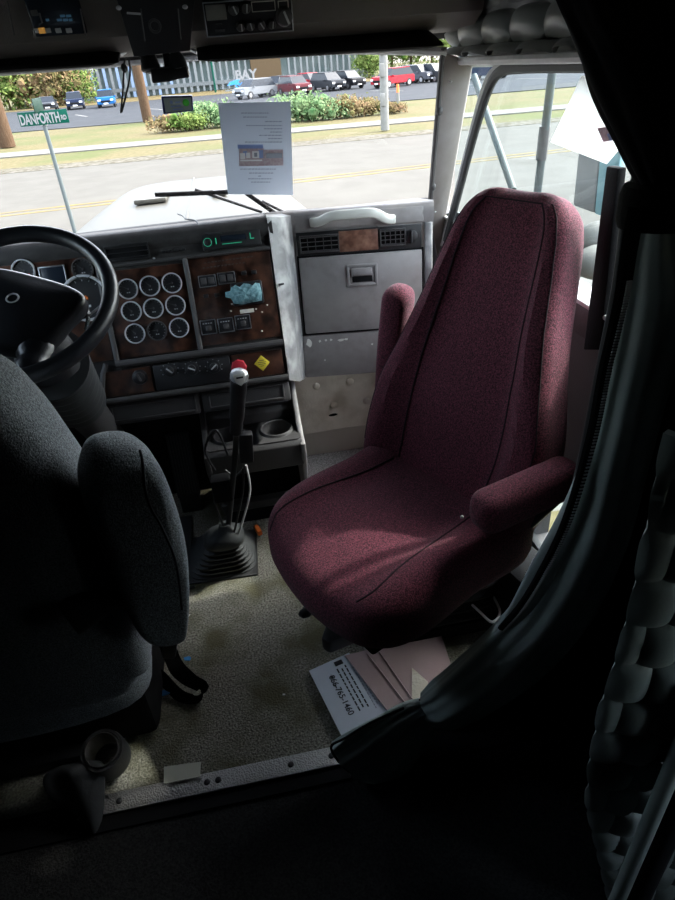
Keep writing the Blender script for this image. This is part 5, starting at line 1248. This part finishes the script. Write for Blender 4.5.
# truck hood and wipers
hdn = thing('truck_hood', (-.15, 3.3, .9), 'cream white truck hood beyond the windshield with vents', 'truck hood')
def hood_pt(i, j):
    y = 2.50+1.95*i; x = -.19+(.72-.08*i)*(2*j-1)
    t = abs(2*j-1); z = .945-.045*i*i-.16*t**5-.05*i*t**3
    return V((x, y, z))
m = MB(); m.grid(lambda j, i: hood_pt(i, j), 40, 30, .01); m.build('hood_skin', 'hood', hdn, angle=60)
m = MB(); m.box((-.15, 3.4, .35), (1.2, 1.9, .8), None, .1); m.build('hood_side', 'hood', hdn)
m = MB(); m.tube([hood_pt(.05, .5)+V((0, 0, .004)), hood_pt(1, .5)+V((0, 0, .004))], .008, 6); m.build('centre_crease', 'hood', hdn)
for px0, px1 in (((131, 195), (172, 186)), ((210, 188), (226, 186))):
    a = at(*px0, 'y', 3.5); b_ = at(*px1, 'y', 3.9); x_ = (a.x+b_.x)/2
    zz = hood_pt((3.6-2.5)/1.95, (x_+.19)/(2*.68)+.5).z
    m = MB(); m.box((x_, 3.6, zz+.012), (abs(b_.x-a.x)*.9, .28, .022), Matrix.Rotation(-.06, 3, 'X'), .008); vt = m.build('hood_vent', 'hood', hdn)
    for k in range(4): m = MB(); m.box((x_, 3.5+k*.07, zz+.026-k*.005), (abs(b_.x-a.x)*.75, .02, .008)); m.build('vent_slat', 'lgrey', vt)
m = MB(); m.box((-.15, 2.47, .965), (1.5, .14, .05), Matrix.Rotation(-.1, 3, 'X'), .015); m.build('cowl', 'hood', hdn)
def wiper(p0, p1, q, lab):
    t = thing('windshield_wiper', at(*q, 'y', 2.46), lab, 'wiper')
    a, b_ = at(*p0, 'y', 2.45), at(*p1, 'y', 2.45); m = MB(); m.tube([a, b_], .008, 8, flat=.6); m.build('blade', 'blackm', t)
    m = MB(); m.tube(smooth([at(*q, 'y', 2.46), a.lerp(b_, .55)+V((0, .01, .012))], 2), .006, 8); m.build('arm', 'black', t)
wiper((155, 195), (228, 192), (262, 212), 'black wiper blade lying level above the hood left of the paper')
wiper((246, 193), (276, 214), (292, 216), 'black wiper arm slanting down behind the paper sheet')

# mirror assembly outside the passenger door
mr = thing('side_mirror', (1.1, 2.0, 1.0), 'tall side mirror with steel brackets outside the passenger window', 'mirror')
m = MB(); m.tube([at(a, b, 'x', 1.02) for a, b in ((553, 66), (537, 196))], .013, 12); m.build('mirror_bar', 'galv', mr)
m = MB(); m.tube([at(a, b, 'x', .95) for a, b in ((474, 76), (513, 190))], .012, 12); m.build('brace', 'galv', mr)
m = MB(); m.tube([at(a, b, 'x', 1.02) for a, b in ((545, 126), (541, 160))], .017, 12); m.build('clamp_sleeve', 'dgrey', mr)
MP = Pl(at(590, 180, 'x', 1.15), (.35, -.94, 0), (0, 0, 1))
m = MB(); m.prism([MP.w(*MP.uv(a, b), 0) for a, b in ((581, 118), (602, 126), (594, 214), (572, 206))], -MP.n*.05, .01); m.build('mirror_back', 'mirrorb', mr)
m = MB(); m.prism([MP.w(*MP.uv(a, b), .0) for a, b in ((602, 126), (624, 130), (612, 220), (594, 214))], -MP.n*.03, .006); m.build('mirror_glass', 'tealm', mr)
m = MB(); m.sphere(at(597, 237, 'x', 1.12), .065, (1, .55, .75), 24, 14); cm = m.build('convex_mirror', 'whitep', mr)
m = MB(); m.sphere(at(598, 262, 'x', 1.10), .075, (1, .8, .7), 24, 14); m.build('lower_mirror_cover', 'whitep', mr)

# =================================================================== LIGHT
w = bpy.data.worlds.new('World'); sc.world = w; w.use_nodes = True; nt = w.node_tree
sky = nt.nodes.new('ShaderNodeTexSky'); sky.sky_type = 'NISHITA'; sky.sun_disc = False
sky.sun_elevation = math.radians(48); sky.sun_rotation = math.radians(75); sky.air_density = 1.0; sky.dust_density = 3.0
bg = nt.nodes['Background']; hs = nt.nodes.new('ShaderNodeHueSaturation'); hs.inputs['Saturation'].default_value = .45; nt.links.new(sky.outputs[0], hs.inputs['Color']); nt.links.new(hs.outputs[0], bg.inputs['Color']); bg.inputs['Strength'].default_value = SKY
sd_ = V((.80, .12, .86)).normalized()      # direction towards the sun
sl2 = bpy.data.lights.new('sun', 'SUN'); sl2.energy = SUN; sl2.angle = math.radians(1.5); sl2.color = (1, .93, .82)
so = bpy.data.objects.new('sun', sl2); COL.objects.link(so); so.rotation_euler = sd_.to_track_quat('Z', 'Y').to_euler()
vs = sc.view_settings; vs.view_transform = 'Standard'; vs.look = 'None'; vs.gamma = 1; vs.use_curve_mapping = False; vs.exposure = EXPO
